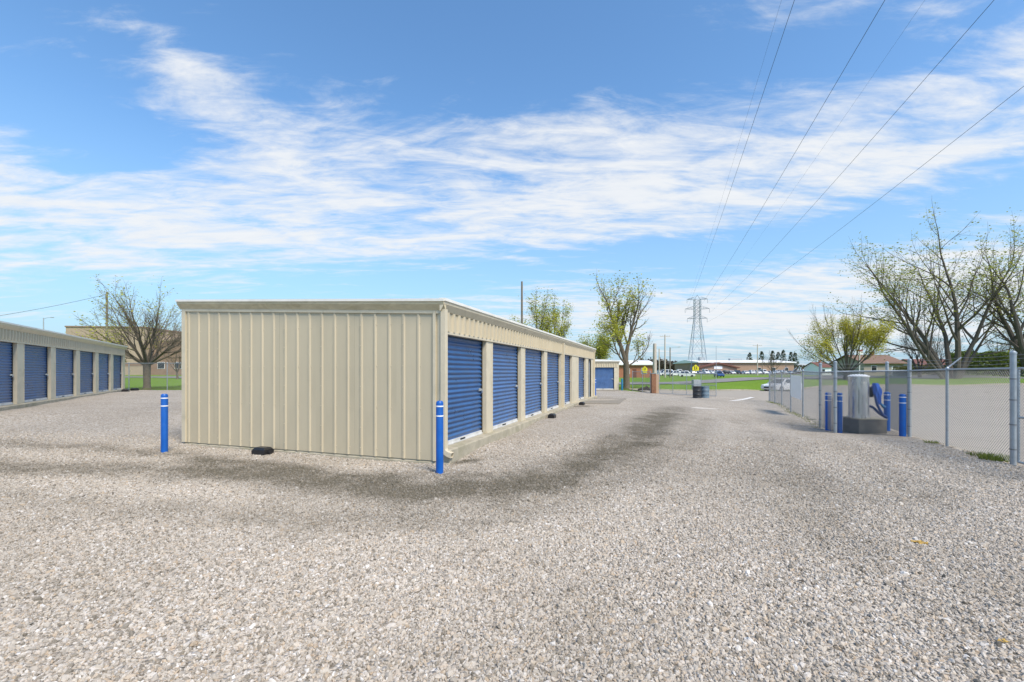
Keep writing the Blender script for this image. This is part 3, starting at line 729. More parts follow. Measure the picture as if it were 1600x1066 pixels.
# ------------------------------------------------------------------ vacuum station
def vacuum():
    cx, cy = X(1341.5, 13.15), 13.15; z = h(cx, cy)
    pr = empty('concrete_plinth', (cx + .12, cy - .05, z), R(-3)); tag(pr, 'dark stained concrete block under the steel vacuum tank', 'concrete block')
    b = MB().box((-.39, -.34, -.1), (.41, .34, .42)).build('block', mat('stained_concrete', (.17, .16, .14), .9, .3, 5, .5, 40, dirt=(.07, .07, .06), dscale=2), pr); bevel(b, .02)
    MB().box((-.40, -.35, .421), (.42, .35, .455)).build('cap', CONC, pr)
    root = empty('vacuum_station', (cx, cy, z + .455), R(-12)); tag(root, 'stainless steel car vacuum tank with blue hose inside the fenced corner', 'vacuum')
    r = .255
    MB().lathe([(r, 0), (r, 1.02), (r * 1.0, 1.03)], 32).build('tank', STEEL, root, True)
    MB().lathe([(r + .012, 1.03), (r + .012, 1.05), (r, 1.055), (r, 1.22)], 32).build('upper_drum', STEEL, root, True)
    MB().lathe([(r + .02, 1.22), (r + .02, 1.245), (r * .75, 1.285), (r * .3, 1.30)], 32).build('lid', STEELW, root, True)
    MB().lathe([(r + .012, .0), (r + .012, .05), (r, .055)], 32).build('foot_ring', STEEL, root, True)
    pn = MB()
    for k in range(5):
        a = R(-118 + k * 1.2); a2 = R(-118 + (k + 1) * 1.2); q = r + .006
        pn.quad((q * math.cos(a), q * math.sin(a), .12), (q * math.cos(a2), q * math.sin(a2), .12), (q * math.cos(a2), q * math.sin(a2), .85), (q * math.cos(a), q * math.sin(a), .85))
    pn.build('tank_strip', mat('dull_steel', (.35, .35, .34), .4, .1, metal=.8), root)  # narrow vertical strip of duller steel on the tank front
    MB().box((r - .02, -.09, .62), (r + .09, .05, .92)).build('hose_bracket', BLACKP, root)
    hp = [(r + .05, -.10, .95), (r + .09, -.16, .70), (r + .14, -.18, .40), (r + .27, -.19, .12), (r + .36, -.19, .05), (r + .33, -.16, .05), (r + .20, -.13, .16), (r + .08, -.10, .30), (r - .01, -.06, .36)]
    hs = []
    for k in range(len(hp) - 1):                 # smooth loop through the points
        p0, p1, p2, p3 = (Vector(hp[max(0, min(len(hp) - 1, k + q))]) for q in (-1, 0, 1, 2))
        for j in range(5):
            t = j / 5; hs.append(.5 * ((2 * p1) + (p2 - p0) * t + (2 * p0 - 5 * p1 + 4 * p2 - p3) * t * t + (3 * p1 - p0 - 3 * p2 + p3) * t ** 3))
    hs.append(Vector(hp[-1]))
    MB().tube(hs, .034, 10).build('hose', HOSE, root, True)
    cl = MB(); n, nn = 16, 14                     # cover draped over the coiled hose: a closed, pleated sack
    for i in range(n):
        for j in range(nn):
            def q(i_, j_):
                u = i_ / n; a = 2 * math.pi * j_ / nn
                wv = 1 + .24 * math.sin(a * 3 + u * 5) + .16 * math.sin(a * 5 - u * 9)
                rx = (.045 + .075 * math.sin(min(1, u * 1.25 + .1) * math.pi * .8)) * wv * (1 - .3 * u)
                return (r + .12 + .08 * u + rx * math.cos(a), -.14 + rx * .65 * math.sin(a), 1.04 - .62 * u + .02 * math.sin(a * 2 + 1) * u)
            cl.quad(q(i, j), q(i + 1, j), q(i + 1, j + 1), q(i, j + 1))
    o = cl.build('blue_cover', CLOTH, root, True, fix=False)
    MB().tube([(r + .22, -.15, .46), (r + .27, -.17, .38), (r + .33, -.17, .33)], [.03, .035, .05], 10).build('nozzle', mat('teal_plastic', (.02, .16, .34), .4, .1), root, True)
vacuum()

# ------------------------------------------------------------------ chain-link fences
def chain_mesh(L, H, cell=.058, r=.0021):
    """woven diamonds of one bay, in the x-z plane"""
    mb = MB(); n = int((L + H) / cell) + 1
    for s in (0, 1):
        for k in range(n):
            c = (k + .5) * cell
            a0, a1 = max(0, c - L), min(c, H)
            if a1 - a0 < .02: continue
            P0 = [c - a0, a0]; P1 = [c - a1, a1]
            if s: P0[0] = L - P0[0]; P1[0] = L - P1[0]
            yy = r * (1 if s else -1)
            mb.tube([(P0[0], yy, P0[1]), (P1[0], yy, P1[1])], r, 3, False)
    return mb
def fence(name, pts, label, H=1.83, thick=(), arms=None, barbs=0, tall=.0, mid=False, first_post=True, last_post=True, cell=.068, wr=.0042, postr=.03, cat='fence', bottom=False, skip_mesh=False):
    root = empty(name, (pts[0][0], pts[0][1], h(*pts[0]))); tag(root, label, cat)
    o0 = Vector(root.location)
    G = [Vector((x, y, h(x, y))) - o0 for x, y in pts]
    for k, g_ in enumerate(G):
        if (k == 0 and not first_post) or (k == len(G) - 1 and not last_post): continue
        big = k in thick; rr = postr * 1.5 if big else postr; top = H + (tall if big else .03)
        p = MB().tube([g_ - Vector((0, 0, .2)), g_ + Vector((0, 0, top))], rr, 14).build('post', GALV, root, True)
        cap = MB().lathe([(rr + .006, top - .03), (rr + .006, top + .005), (rr * .6, top + .03), (rr * .15, top + .04)], 14, g_).build('cap', GALV, p, True)
        if big:
            bd = MB()
            for z in (.28, .75, 1.22, 1.62): bd.lathe([(rr + .002, z), (rr + .006, z + .001), (rr + .006, z + .024), (rr + .002, z + .025)], 14, g_)
            bd.build('tension_band', GALVD, p, True)
        if arms is not None and not big:
            A = Vector(arms); q = g_ + Vector((0, 0, H + .03))
            MB().tube([q, q + A], [.019, .014], 6).build('barb_arm', GALV, p, True)
    for a, b in zip(G, G[1:]):
        d = b - a; L = math.hypot(d.x, d.y)
        MB().tube([a + Vector((0, 0, H)), b + Vector((0, 0, H))], .021, 10).build('top_rail', GALV, root, True)
        if mid: MB().tube([a + Vector((0, 0, H * .47)), b + Vector((0, 0, H * .47))], .019, 10).build('mid_rail', GALV, root, True)
        if bottom: MB().tube([a + Vector((0, 0, .07)), b + Vector((0, 0, .07))], .019, 10).build('bottom_rail', GALV, root, True)
        if not skip_mesh:
            m_ = chain_mesh(L, H - .05, cell, wr)
            sl = d.z / L; ux, uy = d.x / L, d.y / L
            m_.v = [(a.x + x * ux - y * uy, a.y + x * uy + y * ux, a.z + x * sl + .04 + z) for x, y, z in m_.v]
            mo = m_.build('chain_link', GALVD, root, fix=False); mo['kind'] = 'stuff'
        for kk in range(barbs):
            A = Vector(arms) if arms is not None else Vector((0, 0, .3)); off = Vector((0, 0, H + .03)) + A * ((kk + 1) / barbs) * .97
            n = max(2, int(L / .13)); bw = MB()
            ps = [a.lerp(b, i / n) + off - Vector((0, 0, .03 * math.sin(math.pi * i / n))) for i in range(n + 1)]
            bw.tube(ps, .004, 4, False)
            for q in ps[1:-1]:
                e1 = Vector((random.uniform(-1, 1), random.uniform(-1, 1), random.uniform(-1, 1))).normalized() * .018; bw.tube([q - e1, q + e1], .0015, 3, False)
            bo = bw.build('barbed_wire', GALVD, root, fix=False)
    return root
fence('chain_link_fence', [(9.53, 8.3), (10.37, 10.4), (11.02, 12.1)], 'near chain-link fence with barbed wire between yard and paved lot at right', thick=(0, 2), arms=(.25, -.09, .26), barbs=3, tall=.30)
fence('chain_link_fence', [(11.02, 12.1), (9.63, 13.0), (10.14, 14.35)], 'chain-link enclosure fence in front of the vacuum tank', thick=(1, 2), tall=.28, first_post=False)
fence('chain_link_fence', [(10.14, 14.35), (12.03, 14.0), (11.02, 12.1)], 'chain-link enclosure fence behind the vacuum tank', thick=(1,), arms=(.05, .22, .26), barbs=2, tall=.28, first_post=False, last_post=False)
sf = []
for k in range(6): t = k / 5; sf.append((10.14 + (17.7 - 10.14) * t, 14.35 + (30 - 14.35) * t))
fence('chain_link_fence', sf, 'long chain-link fence receding from the vacuum corner to the gate opening', first_post=False, arms=(.22, -.10, .24), cell=.085, wr=.0022)
gt = empty('fence_gate', (9.53, 8.3, h(9.53, 8.3))); tag(gt, 'chain-link gate panel with middle rail at the right edge of the picture', 'gate')
def gate_panel(root, a, b, H=1.80, mid=True, verts=1, cell=.058, wr=.0021, dark=False):
    o0 = root.location; a = Vector(a) - o0; b = Vector(b) - o0; d = b - a; L = math.hypot(d.x, d.y)
    fr = lambda nm, p, q: MB().tube([p, q], .022, 10).build(nm, GALV, root, True)
    Z = lambda z: Vector((0, 0, z))
    fr('top_rail', a + Z(H), b + Z(H)); fr('bottom_rail', a + Z(.08), b + Z(.08))
    if mid: fr('mid_rail', a + Z(H * .5), b + Z(H * .5))
    for k in range(verts + 2): p = a.lerp(b, k / (verts + 1)); fr('stile', p + Z(.08), p + Z(H))
    m_ = chain_mesh(L, H - .1, cell, wr); ux, uy = d.x / L, d.y / L; sl = d.z / L
    m_.v = [(a.x + x * ux - y * uy, a.y + x * uy + y * ux, a.z + x * sl + .09 + z) for x, y, z in m_.v]
    mo = m_.build('chain_link', GALVD, root, fix=False); mo['kind'] = 'stuff'
gate_panel(gt, on(9.47, 8.16), on(8.72, 6.2), 1.83, True, 0)
# rear fence, gate leaf and posts
fence('chain_link_fence', [(X(988.5, 41.5), 41.5), (X(1004, 40.2), 40.2), (X(1016, 39), 39.0)], 'rear chain-link fence with middle rail beside the big tree', mid=True, cell=.09, wr=.003)
gl = empty('fence_gate', on(X(1030.5, 36.6), 36.6)); tag(gl, 'wide closed chain-link gate leaf behind the two drums', 'gate')
gate_panel(gl, on(X(1030.5, 36.6), 36.6), on(X(1119, 33.7), 33.7), 1.80, True, 3, .09, .003)
gpz = empty('gate_post', on(X(1021, 37.6), 37.6)); tag(gpz, 'square rusty brown gate column with sunlit right side coloured tan at the rear fence', 'gate post')
MB().box((-.20, -.2, -.1), (.17, .2, 1.68)).build('column', RUSTP, gpz); MB().box((.175, -.19, -.1), (.40, .18, 1.62)).build('board', POSTLIT, gpz); MB().box((-.22, -.22, 1.68), (.19, .22, 1.72)).build('cap', GALV, gpz)  # tan slab is the column's own right face, sunlight put into its colour
ip = MB().tube([on(X(1202.5, 30.1), 30.1, -.2), on(X(1202.5, 30.1), 30.1, 1.95)], .05, 12).build('gate_post', GALV, None, True); tag(ip, 'round steel post ending the long side fence at the gate opening', 'gate post')
# left rear fence
fence('chain_link_fence', [(-29.4, 30.2), (-26.5, 30.2), (-23.7, 30.0), (-20.7, 29.9), (-17.6, 29.8)], 'low chain-link fence in front of the spreading tree at left', cell=.085, wr=.0026, postr=.028)
# white board on the side fence
def along(t): return Vector((10.14 + (17.7 - 10.14) * t, 14.35 + (30 - 14.35) * t, 0))
pa = along(.205); pb = along(.383); nrm = Vector((-(pb - pa).y, (pb - pa).x, 0)).normalized() * .04
sgn = empty('fence_sign', (pa + nrm).to_tuple()); sgn.location.z = h(pa.x, pa.y); tag(sgn, 'blank white board hung on the long side fence', 'sign')
d_ = pb - pa; L_ = d_.length; sgn.rotation_euler.z = math.atan2(d_.y, d_.x)
MB().box((0, -.004, .66), (L_, .004, 1.64)).build('board', SIGNW, sgn)
ti = MB()
for (u, z) in ((.05, .70), (.05, 1.6), (L_ - .05, .70), (L_ - .05, 1.6)): ti.tube([(u, .005, z), (u, .012, z)], .02, 8)
ti.build('tie_washers', GALVD, sgn)

# ------------------------------------------------------------------ drums, cabinet, debris
def drum(loc, m, label, rz):
    root = empty('steel_drum', loc, rz); tag(root, label, 'drum', 'steel drums by the gate')
    r = .295; pr = [(r, 0), (r + .012, .02), (r, .04)]
    for z in (.28, .58): pr += [(r, z - .03), (r + .016, z), (r, z + .03)]
    pr += [(r, .84), (r + .014, .87), (r - .005, .89), (r - .02, .86)]
    MB().lathe(pr, 28).build('shell', m, root, True); MB().lathe([(r - .025, .862), (r - .025, .87), (.03, .874)], 24).build('lid', m, root, True)
    MB().lathe([(.035, .874), (.035, .888), (.02, .89)], 10, (.15, .05, 0)).build('bung', DARK, root, True)
drum(on(X(1089, 32.6), 32.6), DRUMK, 'black steel drum standing in front of the gate leaf', .3)
drum(on(X(1101.5, 32.8), 32.8), DRUMG, 'blue-grey steel drum right of the black one', 1.1)
cb = empty('utility_cabinet', on(X(1088, 48.5), 48.5)); tag(cb, 'grey electrical cabinet on the grass behind the gate leaf', 'cabinet')
bevel(MB().box((-.42, -.3, -.05), (.42, .3, 1.15)).build('housing', GREYBOX, cb), .02); MB().box((-.36, -.312, .12), (-.01, -.301, 1.02)).build('door', GREYBOX, cb); MB().box((.01, -.312, .12), (.36, -.301, 1.02)).build('door', GREYBOX, cb)
dbp = MB()
cx_, cy_ = X(1009, 44), 44.0
for k in range(60):
    a = random.uniform(0, 6.28); q = random.random() ** .7; x_ = cx_ + math.cos(a) * q * .75; y_ = cy_ + math.sin(a) * q * .4; z_ = h(x_, y_) + random.uniform(0, .3) * (1 - q)
    s_ = random.uniform(.05, .14); rot = Matrix.Rotation(random.uniform(0, 6), 3, Vector((random.random(), random.random(), random.random() + .1)).normalized())
    i = len(dbp.v); dbp.v += [tuple(Vector((x_, y_, z_)) + rot @ Vector((sx * s_ * 1.6, sy * s_ * .8, sz * s_ * .5))) for sx in (-1, 1) for sy in (-1, 1) for sz in (-1, 1)]
    for q_ in ((0, 1, 3, 2), (4, 6, 7, 5), (0, 4, 5, 1), (2, 3, 7, 6), (0, 2, 6, 4), (1, 5, 7, 3)): dbp.f.append(tuple(i + j for j in q_)); dbp.mi.append(0)
o = dbp.build('debris_pile', EARTH); tag(o, 'low pile of dark debris at the foot of the rear fence', 'debris pile')
for (x_, y_, s_, lb) in [(*gpix(1440, 848), .085, 'yellow fallen leaf cluster on the gravel at right'), (*gpix(1250, 912), .035, 'small dark brown leaf on the gravel right of centre'), (*gpix(1565, 1005), .05, 'rust-coloured leaf on the gravel near the lower right corner')]:
    mb = MB()
    for k in range(9 if s_ > .08 else 3):
        a = random.uniform(0, 6.28); ox, oy = (random.uniform(-.6, .6) * s_, random.uniform(-.4, .4) * s_)
        pts = []
        for j in range(7):
            t = j / 6 * 2 * math.pi; rr = s_ * .38 * (1 + .3 * math.sin(t * 3 + k)); pts.append((ox + rr * math.cos(t + a), oy + rr * .6 * math.sin(t + a), .022 + .006 * math.sin(t * 2 + k)))
        mb.quad(*pts[:-1])
    o = mb.build('fallen_leaf', LEAFO if 'yellow' in lb or 'rust' in lb else EARTH, fix=False); o.location = on(x_, y_); tag(o, lb, 'leaf', 'fallen leaves'); sdm = o.modifiers.new('thick', 'SOLIDIFY'); sdm.thickness = .002

# ------------------------------------------------------------------ trees
def rnd_perp(d):
    v = Vector((random.gauss(0, 1), random.gauss(0, 1), random.gauss(0, 1))); v -= d * v.dot(d)
    return v.normalized() if v.length > 1e-5 else d.orthogonal().normalized()
def tree(name, base, stems, label, bark, leaf, levels=4, nch=(5, 5, 4, 3), ratio=.62, angle=42, up=.12, wob=.16, leafn=3, leafs=.13, leafp=.8, clump=.22, trunk=None, minr=.008, group=None, leaf_zone=None, leaf_only=None):
    """stems: list of (direction, length, radius, start height); limbs fork down to twigs with leaf clumps on the twigs"""
    root = empty(name, base); tag(root, label, 'tree', group)
    mb = MB(); lf = MB()
    def leafclump(p, n, s=1.0):
        for _ in range(n):
            q = p + Vector((random.gauss(0, clump), random.gauss(0, clump), random.gauss(0, clump * .8)))
            if leaf_only and not leaf_only(q): continue
            a = rnd_perp(Vector((0, 0, 1))); b = rnd_perp(a); s_ = leafs * s * random.uniform(.55, 1.25)
            lf.quad(q - a * s_ * .6, q + b * s_ * .32, q + a * s_ * .6, q - b * s_ * .32)
    def grow(p, d, L, r, lvl):
        n = 6 if lvl == 0 else (5 if lvl < 3 else 3)
        pts = [p]; rad = [r]; dirs = [d]
        for k in range(n):
            d = (d + rnd_perp(d) * random.uniform(0, wob) + Vector((0, 0, up * (.4 if lvl == 0 else 1)))).normalized()
            p = p + d * (L / n); pts.append(p); rad.append(max(minr * .6, r * (1 - .62 * (k + 1) / n))); dirs.append(d)
        mb.tube(pts, rad, 8 if lvl == 0 else (6 if lvl == 1 else (4 if lvl == 2 else 3)), lvl == 0)
        if lvl >= levels - 1:
            for q in pts[1:]:
                if random.random() < leafp: leafclump(q, leafn)
            return
        c = nch[lvl]; c = max(1, c + random.choice((-1, 0, 0, 1)))
        for k in range(c):
            t = .30 + .70 * (k + random.uniform(.2, .9)) / c; i = min(n - 1, int(t * n)); u = t * n - i
            q = pts[i].lerp(pts[i + 1], min(1, u)); dd = dirs[i + 1]
            a = R(angle * random.uniform(.6, 1.25)); nd = (dd * math.cos(a) + rnd_perp(dd) * math.sin(a)).normalized()
            rr = (rad[i] + (rad[i + 1] - rad[i]) * min(1, u)) * random.uniform(.5, .72)
            grow(q, nd, L * ratio * random.uniform(.7, 1.2) * (1.15 - .4 * t), max(minr, rr), lvl + 1)
        grow(pts[-1], dirs[-1], L * ratio * .9, max(minr, rad[-1]), lvl + 1)
    if trunk:
        th, r0, r1 = trunk; d = Vector((random.uniform(-.05, .05), random.uniform(-.05, .05), 1))
        prof = [Vector((0, 0, -.25)), Vector((0, 0, .05)), Vector((.01, 0, .3)), d * (th * .55), d * th]
        mb.tube(prof, [r0 * 1.45, r0 * 1.25, r0 * 1.02, (r0 + r1) / 2, r1], 12)
        for (d_, L_, r_, z_) in stems: grow(d * min(z_, th) , Vector(d_).normalized(), L_, r_, 0)
    else:
        for (d_, L_, r_, z_) in stems:
            p0 = Vector((Vector(d_).x * 1.6, Vector(d_).y * 1.5, -.3)); grow(p0, Vector(d_).normalized(), L_, r_, 0)
    t = mb.build('trunk', bark, root, True, fix=False)
    c = lf.build('crown', leaf, root, False, fix=False) if lf.f else None
    return root
def fan(n, tilt0, tilt1, L, r, z, dev=.15, a0=0.):
    out = []
    for k in range(n):
        a = a0 + 2 * math.pi * k / n + random.uniform(-.3, .3); t = R(random.uniform(tilt0, tilt1))
        out.append(((math.cos(a) * math.sin(t), math.sin(a) * math.sin(t), math.cos(t)), L * random.uniform(.8, 1.15), r * random.uniform(.8, 1.1), z))
    return out
random.seed(21)
# spreading tree by the left fence
tree('spreading_tree', gp(229.5, 32.2), fan(12, 38, 74, 2.9, .10, 1.7) + fan(4, 8, 26, 3.1, .11, 1.75), 'short-trunked spreading tree with bare fan of branches behind the left fence', BARK, LF_Y, 4, (5, 4, 4, 3), .60, 34, .03, .15, 2, .11, .40, .20, trunk=(1.85, .21, .24), leaf_only=lambda q: q.z > 5.6 + random.uniform(-.6, .8) or (q.x < 0 and q.z < 5.2))
random.seed(4)
tree('leafy_tree', gp(979, 50), [((-.14, 0, 1), 6.3, .28, 3.0), ((.15, .05, 1), 5.4, .26, 3.0), ((-.42, .1, 1), 4.9, .16, 2.6), ((.75, 0, .5), 3.0, .10, 2.4), ((-.7, -.2, .7), 3.6, .13, 2.6)],
     'tall old tree with thick trunk and yellow-green leaves behind the rear fence', BARK, LF_Y, 4, (6, 5, 4, 3), .56, 40, .13, .24, 3, .20, .66, .36, trunk=(3.1, .38, .32), leaf_only=lambda q: q.x < 1.6 + random.uniform(-1, .8) or q.z > 10.5)
random.seed(9)
for (px_, Y_, hh, lb) in [(838, 62, 1.0, 'young leafing tree behind the main roof beside the utility pole'), (866, 66, .95, 'thin leafing tree behind the main roof, right of the pole'), (808, 70, .7, 'small leafing tree behind the main roof, left of the pole')]:
    tree('slender_tree', gp(px_, Y_), [((-.14, 0, 1), 7.6 * hh, .17, 1.8), ((.16, .1, 1), 7.2 * hh, .15, 1.8), ((.36, -.1, 1), 5.8 * hh, .12, 1.6)], lb, BARK, LF_Y, 4, (6, 4, 4, 3), .46, 36, .16, .18, 3, .20, .72, .42, trunk=(2.0, .24, .2))
random.seed(31)
tree('leafy_tree', gp(932, 58), fan(5, 12, 40, 3.4, .13, .8), 'low round yellow-green tree above the small distant storage building', BARK, LF_Y, 4, (5, 4, 4, 3), .6, 40, .12, .2, 4, .17, .9, .32, trunk=(1.0, .2, .17))
random.seed(12)
tree('willow_tree', gp(1324, 58), fan(14, 12, 60, 6.0, .11, .6), 'broad fan-shaped willow with yellow-green twigs behind the vacuum tank', BARKL, leafmat('leaf_willow', (.46, .43, .045)), 4, (5, 4, 4, 3), .48, 26, .08, .12, 6, .15, .9, .30, trunk=(.8, .4, .4), leaf_only=lambda q: math.hypot(q.x, q.y) < 5.2 + random.uniform(-1.4, 1.0) and q.z < 7.6 + random.uniform(-1.2, 1))
random.seed(5)
tree('big_tree', gp(1490, 60), [((-.85, 0, 1), 11.0, .24, 0), ((-.45, .1, 1), 12.4, .33, 0), ((-.12, .3, 1), 12.8, .36, 0), ((.02, -.2, 1), 13.2, .38, 0), ((.18, .2, 1), 12.8, .34, 0), ((.36, 0, 1), 12.2, .32, 0), ((.55, .1, 1), 10.0, .22, 0)],
     'large multi-stemmed tree coming into leaf behind the paved lot', BARKL, LF_G, 4, (6, 5, 4, 3), .58, 44, .03, .19, 3, .24, .68, .40)
random.seed(6)
tree('big_tree', gp(1618, 57), [((-.30, 0, 1), 10.4, .42, .6), ((-.05, .2, 1), 11, .42, .5), ((.3, -.1, 1), 10, .40, .5)], 'tall bare-limbed tree cut by the right edge of the picture', BARKL, LF_G, 4, (6, 5, 4, 3), .54, 38, .06, .18, 3, .24, .6, .38)
random.seed(8)
for (px_, Y_, lb) in [(1437, 66, 'small bare tree between the willow and the large tree'), (1462, 72, 'bare shrubby tree just left of the large tree'), (1570, 70, 'small bare tree right of the large tree near the hedge')]:
    tree('bare_tree', gp(px_, Y_), fan(6, 8, 45, 4.6, .11, .5), lb, BARKL, LF_O, 4, (5, 4, 4, 2), .55, 38, .10, .2, 1, .15, .35, .3, trunk=(.7, .22, .2))
random.seed(14)
tree('bare_tree', gp(277, 76), fan(6, 10, 42, 3.0, .08, 1.0), 'small bare tree beside the main building, far behind the left fence', BARK, LF_O, 4, (5, 4, 3, 2), .58, 36, .12, .16, 1, .1, .1, .3, trunk=(1.2, .16, .13))
tree('bare_tree', gp(1207, 165), fan(6, 10, 50, 4.5, .12, 1.2), 'bare tree standing on the far lawn before the brick school', BARKL, LF_O, 3, (6, 5, 4), .58, 38, .1, .18, 1, .2, .1, .3, trunk=(1.5, .25, .2), minr=.03)
tree('bare_tree', gp(938, 95), fan(5, 8, 35, 4.6, .10, 1.0), 'bare slender tree behind the orange brick building', BARK, LF_O, 3, (6, 5, 4), .56, 34, .14, .16, 1, .2, .3, .3, trunk=(1.2, .2, .16), minr=.02)
# evergreens by the school: trunk with drooping whorls
ORDS = 'first second third fourth fifth sixth seventh eighth ninth tenth eleventh twelfth thirteenth fourteenth fifteenth sixteenth seventeenth eighteenth nineteenth twentieth twenty-first twenty-second twenty-third twenty-fourth twenty-fifth twenty-sixth'.split()
def ORD(k, n): return 'leftmost' if k == 0 else ('rightmost' if k == n - 1 else ORDS[k] + ' from the left')
random.seed(3)
for k, (px_, top) in enumerate([(1171, 551), (1190, 549), (1207, 548), (1216, 550), (1224, 547), (1236, 550), (1242, 551)]):
    Y_ = 262 + 4 * (k % 3); b = gp(px_, Y_); H_ = Zat(top, Y_) - b.z
    root = empty('pine_tree', b); tag(root, '%s of the seven dark pines behind the roof of the brick school' % ORD(k, 7), 'tree', 'pines behind the school')
    MB().tube([(0, 0, -.3), (0, 0, H_ * .95)], [.35, .08], 6).build('trunk', BARK, root)
    cr = MB()
    for j in range(620):
        t = random.uniform(.35, 1); rr = 2.6 * (1 - t) ** .55 * random.uniform(.3, 1.15) + .2; a = random.uniform(0, 6.28) 
        if math.sin(a * 3 + t * 17 + k) < -.55: continue
        c_ = Vector((rr * math.cos(a), rr * math.sin(a), H_ * t - rr * .2)); u_ = rnd_perp(Vector((0, 0, 1))); v_ = rnd_perp(u_); s_ = random.uniform(.25, .6)
        cr.quad(c_ - u_ * s_, c_ + v_ * s_ * .5, c_ + u_ * s_, c_ - v_ * s_ * .5)
    cr.build('crown', LF_D, root, fix=False)
def leafmass(name, m, gen, n, s, label, cat, kind='stuff'):
    mb = MB()
    for _ in range(n):
        p = gen(); a = rnd_perp(Vector((0, 0, 1))); b = rnd_perp(a); q = s * random.uniform(.5, 1.3)
        mb.quad(p - a * q * .6, p + b * q * .4, p + a * q * .6, p - b * q * .4)
    o = mb.build(name, m, fix=False); tag(o, label, cat)
    if kind: o['kind'] = kind
    return o
random.seed(2)
def g_hedge():
    px_ = random.uniform(1478, 1660); Y_ = random.uniform(66, 72); b = gp(px_, Y_)
    return b + Vector((0, 0, random.random() ** .7 * (3.7 + .8 * mnoise.noise((px_ * .05, 0, 0)))))
leafmass('hedge', LF_H, g_hedge, 16000, .30, 'green hedge mass behind the large trees at right', 'hedge')
def g_brush():
    px_ = random.uniform(1395, 1500); Y_ = random.uniform(70, 78); b = gp(px_, Y_)
    return b + Vector((0, 0, random.random() * (1.5 + .9 * mnoise.noise((px_ * .08, 3, 0)))))
leafmass('brush', LF_O, g_brush, 4000, .25, 'low brown-green brush along the far edge of the lot', 'brush')
def g_wood():
    px_ = random.uniform(1000, 1102); Y_ = random.uniform(420, 470); b = gp(px_, Y_)
    top = 12.0 - 8.0 * max(0, (px_ - 1035) / 65) + 3.5 * mnoise.noise((px_ * .21, Y_ * .05, 5)) + 2.0 * mnoise.noise((px_ * .7, 0, 8))
    return b + Vector((0, 0, random.random() ** .6 * max(2, top)))
leafmass('far_wood', LF_F, g_wood, 12000, 1.5, 'far wooded rise on the horizon left of the pylon', 'woodland')
def g_wood2():
    px_ = random.uniform(-700, 2300); Y_ = random.uniform(600, 680); b = gp(px_, Y_); return b + Vector((0, 0, random.random() ** .6 * (8 + 4 * mnoise.noise((px_ * .03, 0, 9)))))
leafmass('horizon_wood', LF_F, g_wood2, 30000, 2.6, 'continuous distant treeline along the horizon', 'woodland')
# rough grass tufts along the fence and by walls
random.seed(17)
def tufts(name, pts, label):
    mb = MB()
    for (x_, y_, rad_, n_, hh) in pts:
        for _ in range(n_):
            a = random.uniform(0, 6.28); q = rad_ * math.sqrt(random.random()); x2, y2 = x_ + q * math.cos(a), y_ + q * math.sin(a); z2 = h(x2, y2) - .01
            b = random.uniform(0, 6.28); ll = hh * random.uniform(.5, 1.2); w_ = .004 + hh * .012; lean = ll * random.uniform(.1, .6)
            p = Vector((x2, y2, z2)); s_ = Vector((math.cos(b), math.sin(b), 0)); t_ = Vector((-s_.y, s_.x, 0))
            mb.quad(p - s_ * w_, p + s_ * w_, p + s_ * w_ * .5 + t_ * lean * .4 + Vector((0, 0, ll * .6)), p + t_ * lean + Vector((0, 0, ll)))
    o = mb.build(name, leafmat('grass_blade', (.15, .19, .03)), fix=False); tag(o, label, 'grass'); o['kind'] = 'stuff'
tufts('grass_tufts', [(9.72, 8.75, .25, 500, .13), (9.85, 9.2, .2, 160, .09), (10.5, 10.9, .15, 120, .08)] + [(10.14 + 7.5 * t, 14.35 + 15.6 * t, .25, 60, .07) for t in [k / 22 for k in range(23)]], 'tufts of green grass growing under the right-hand fence')
lawnpts = []
for _ in range(360):
    x_ = random.uniform(-29, -16); y_ = random.uniform(30.0, 38); lawnpts.append((x_, y_, .5, 26, .10))
for _ in range(300):
    x_ = random.uniform(9, 16); y_ = random.uniform(43.5, 56); lawnpts.append((x_, y_, .5, 22, .12))
tufts('lawn_grass', [p for p in lawnpts if not inpoly(p[0], p[1], LOT) and not inpoly(p[0], p[1], GRAVEL)], 'short green lawn grass beyond the rear fences')

# ------------------------------------------------------------------ poles, pylon and wires
def pole(px_, Y_, top, r, m, label, arm=0, lamp=0, name='utility_pole', thick_base=None):
    b = gp(px_, Y_); H_ = Zat(top, Y_) - b.z
    root = empty(name, b); tag(root, label, 'street lamp' if lamp and not arm else 'utility pole')
    MB().tube([(0, 0, -.3), (0, 0, H_ * .5), (0, 0, H_)], [r, r * .88, r * .72], 12).build('shaft', m, root, True)
    if arm:
        MB().box((-arm, -.06, H_ - .55), (arm, .06, H_ - .43)).build('crossarm', m, root)
        for s_ in (-.92, -.45, .45, .92): MB().lathe([(.05, 0), (.06, .06), (.03, .14), (.04, .18)], 8, (arm * s_, 0, H_ - .43)).build('insulator', GREYBOX, root, True)
        if Y_ < 120: MB().lathe([(.2, 0), (.22, .1), (.22, .75), (.15, .82)], 12, (.32, 0, H_ - 2.0)).build('transformer', GREYBOX, root, True)
    if lamp:
        MB().tube([(0, 0, H_ - .25), (lamp * .5, 0, H_ + .05), (lamp, 0, H_ + .1)], .04, 8).build('lamp_arm', GREYBOX, root, True)
        s_ = 1 if lamp > 0 else -1
        MB().box((lamp - .05 * s_, -.13, H_ + .02), (lamp + .6 * s_, .13, H_ + .17)).build('lamp_head', GREYBOX, root)
    return root
pole(815.5, 64, 440, .19, WOODP, 'plain wooden utility pole rising behind the main roof')
pole(167, 62, 456, .17, WOODP, 'wooden utility pole behind the spreading tree at left')
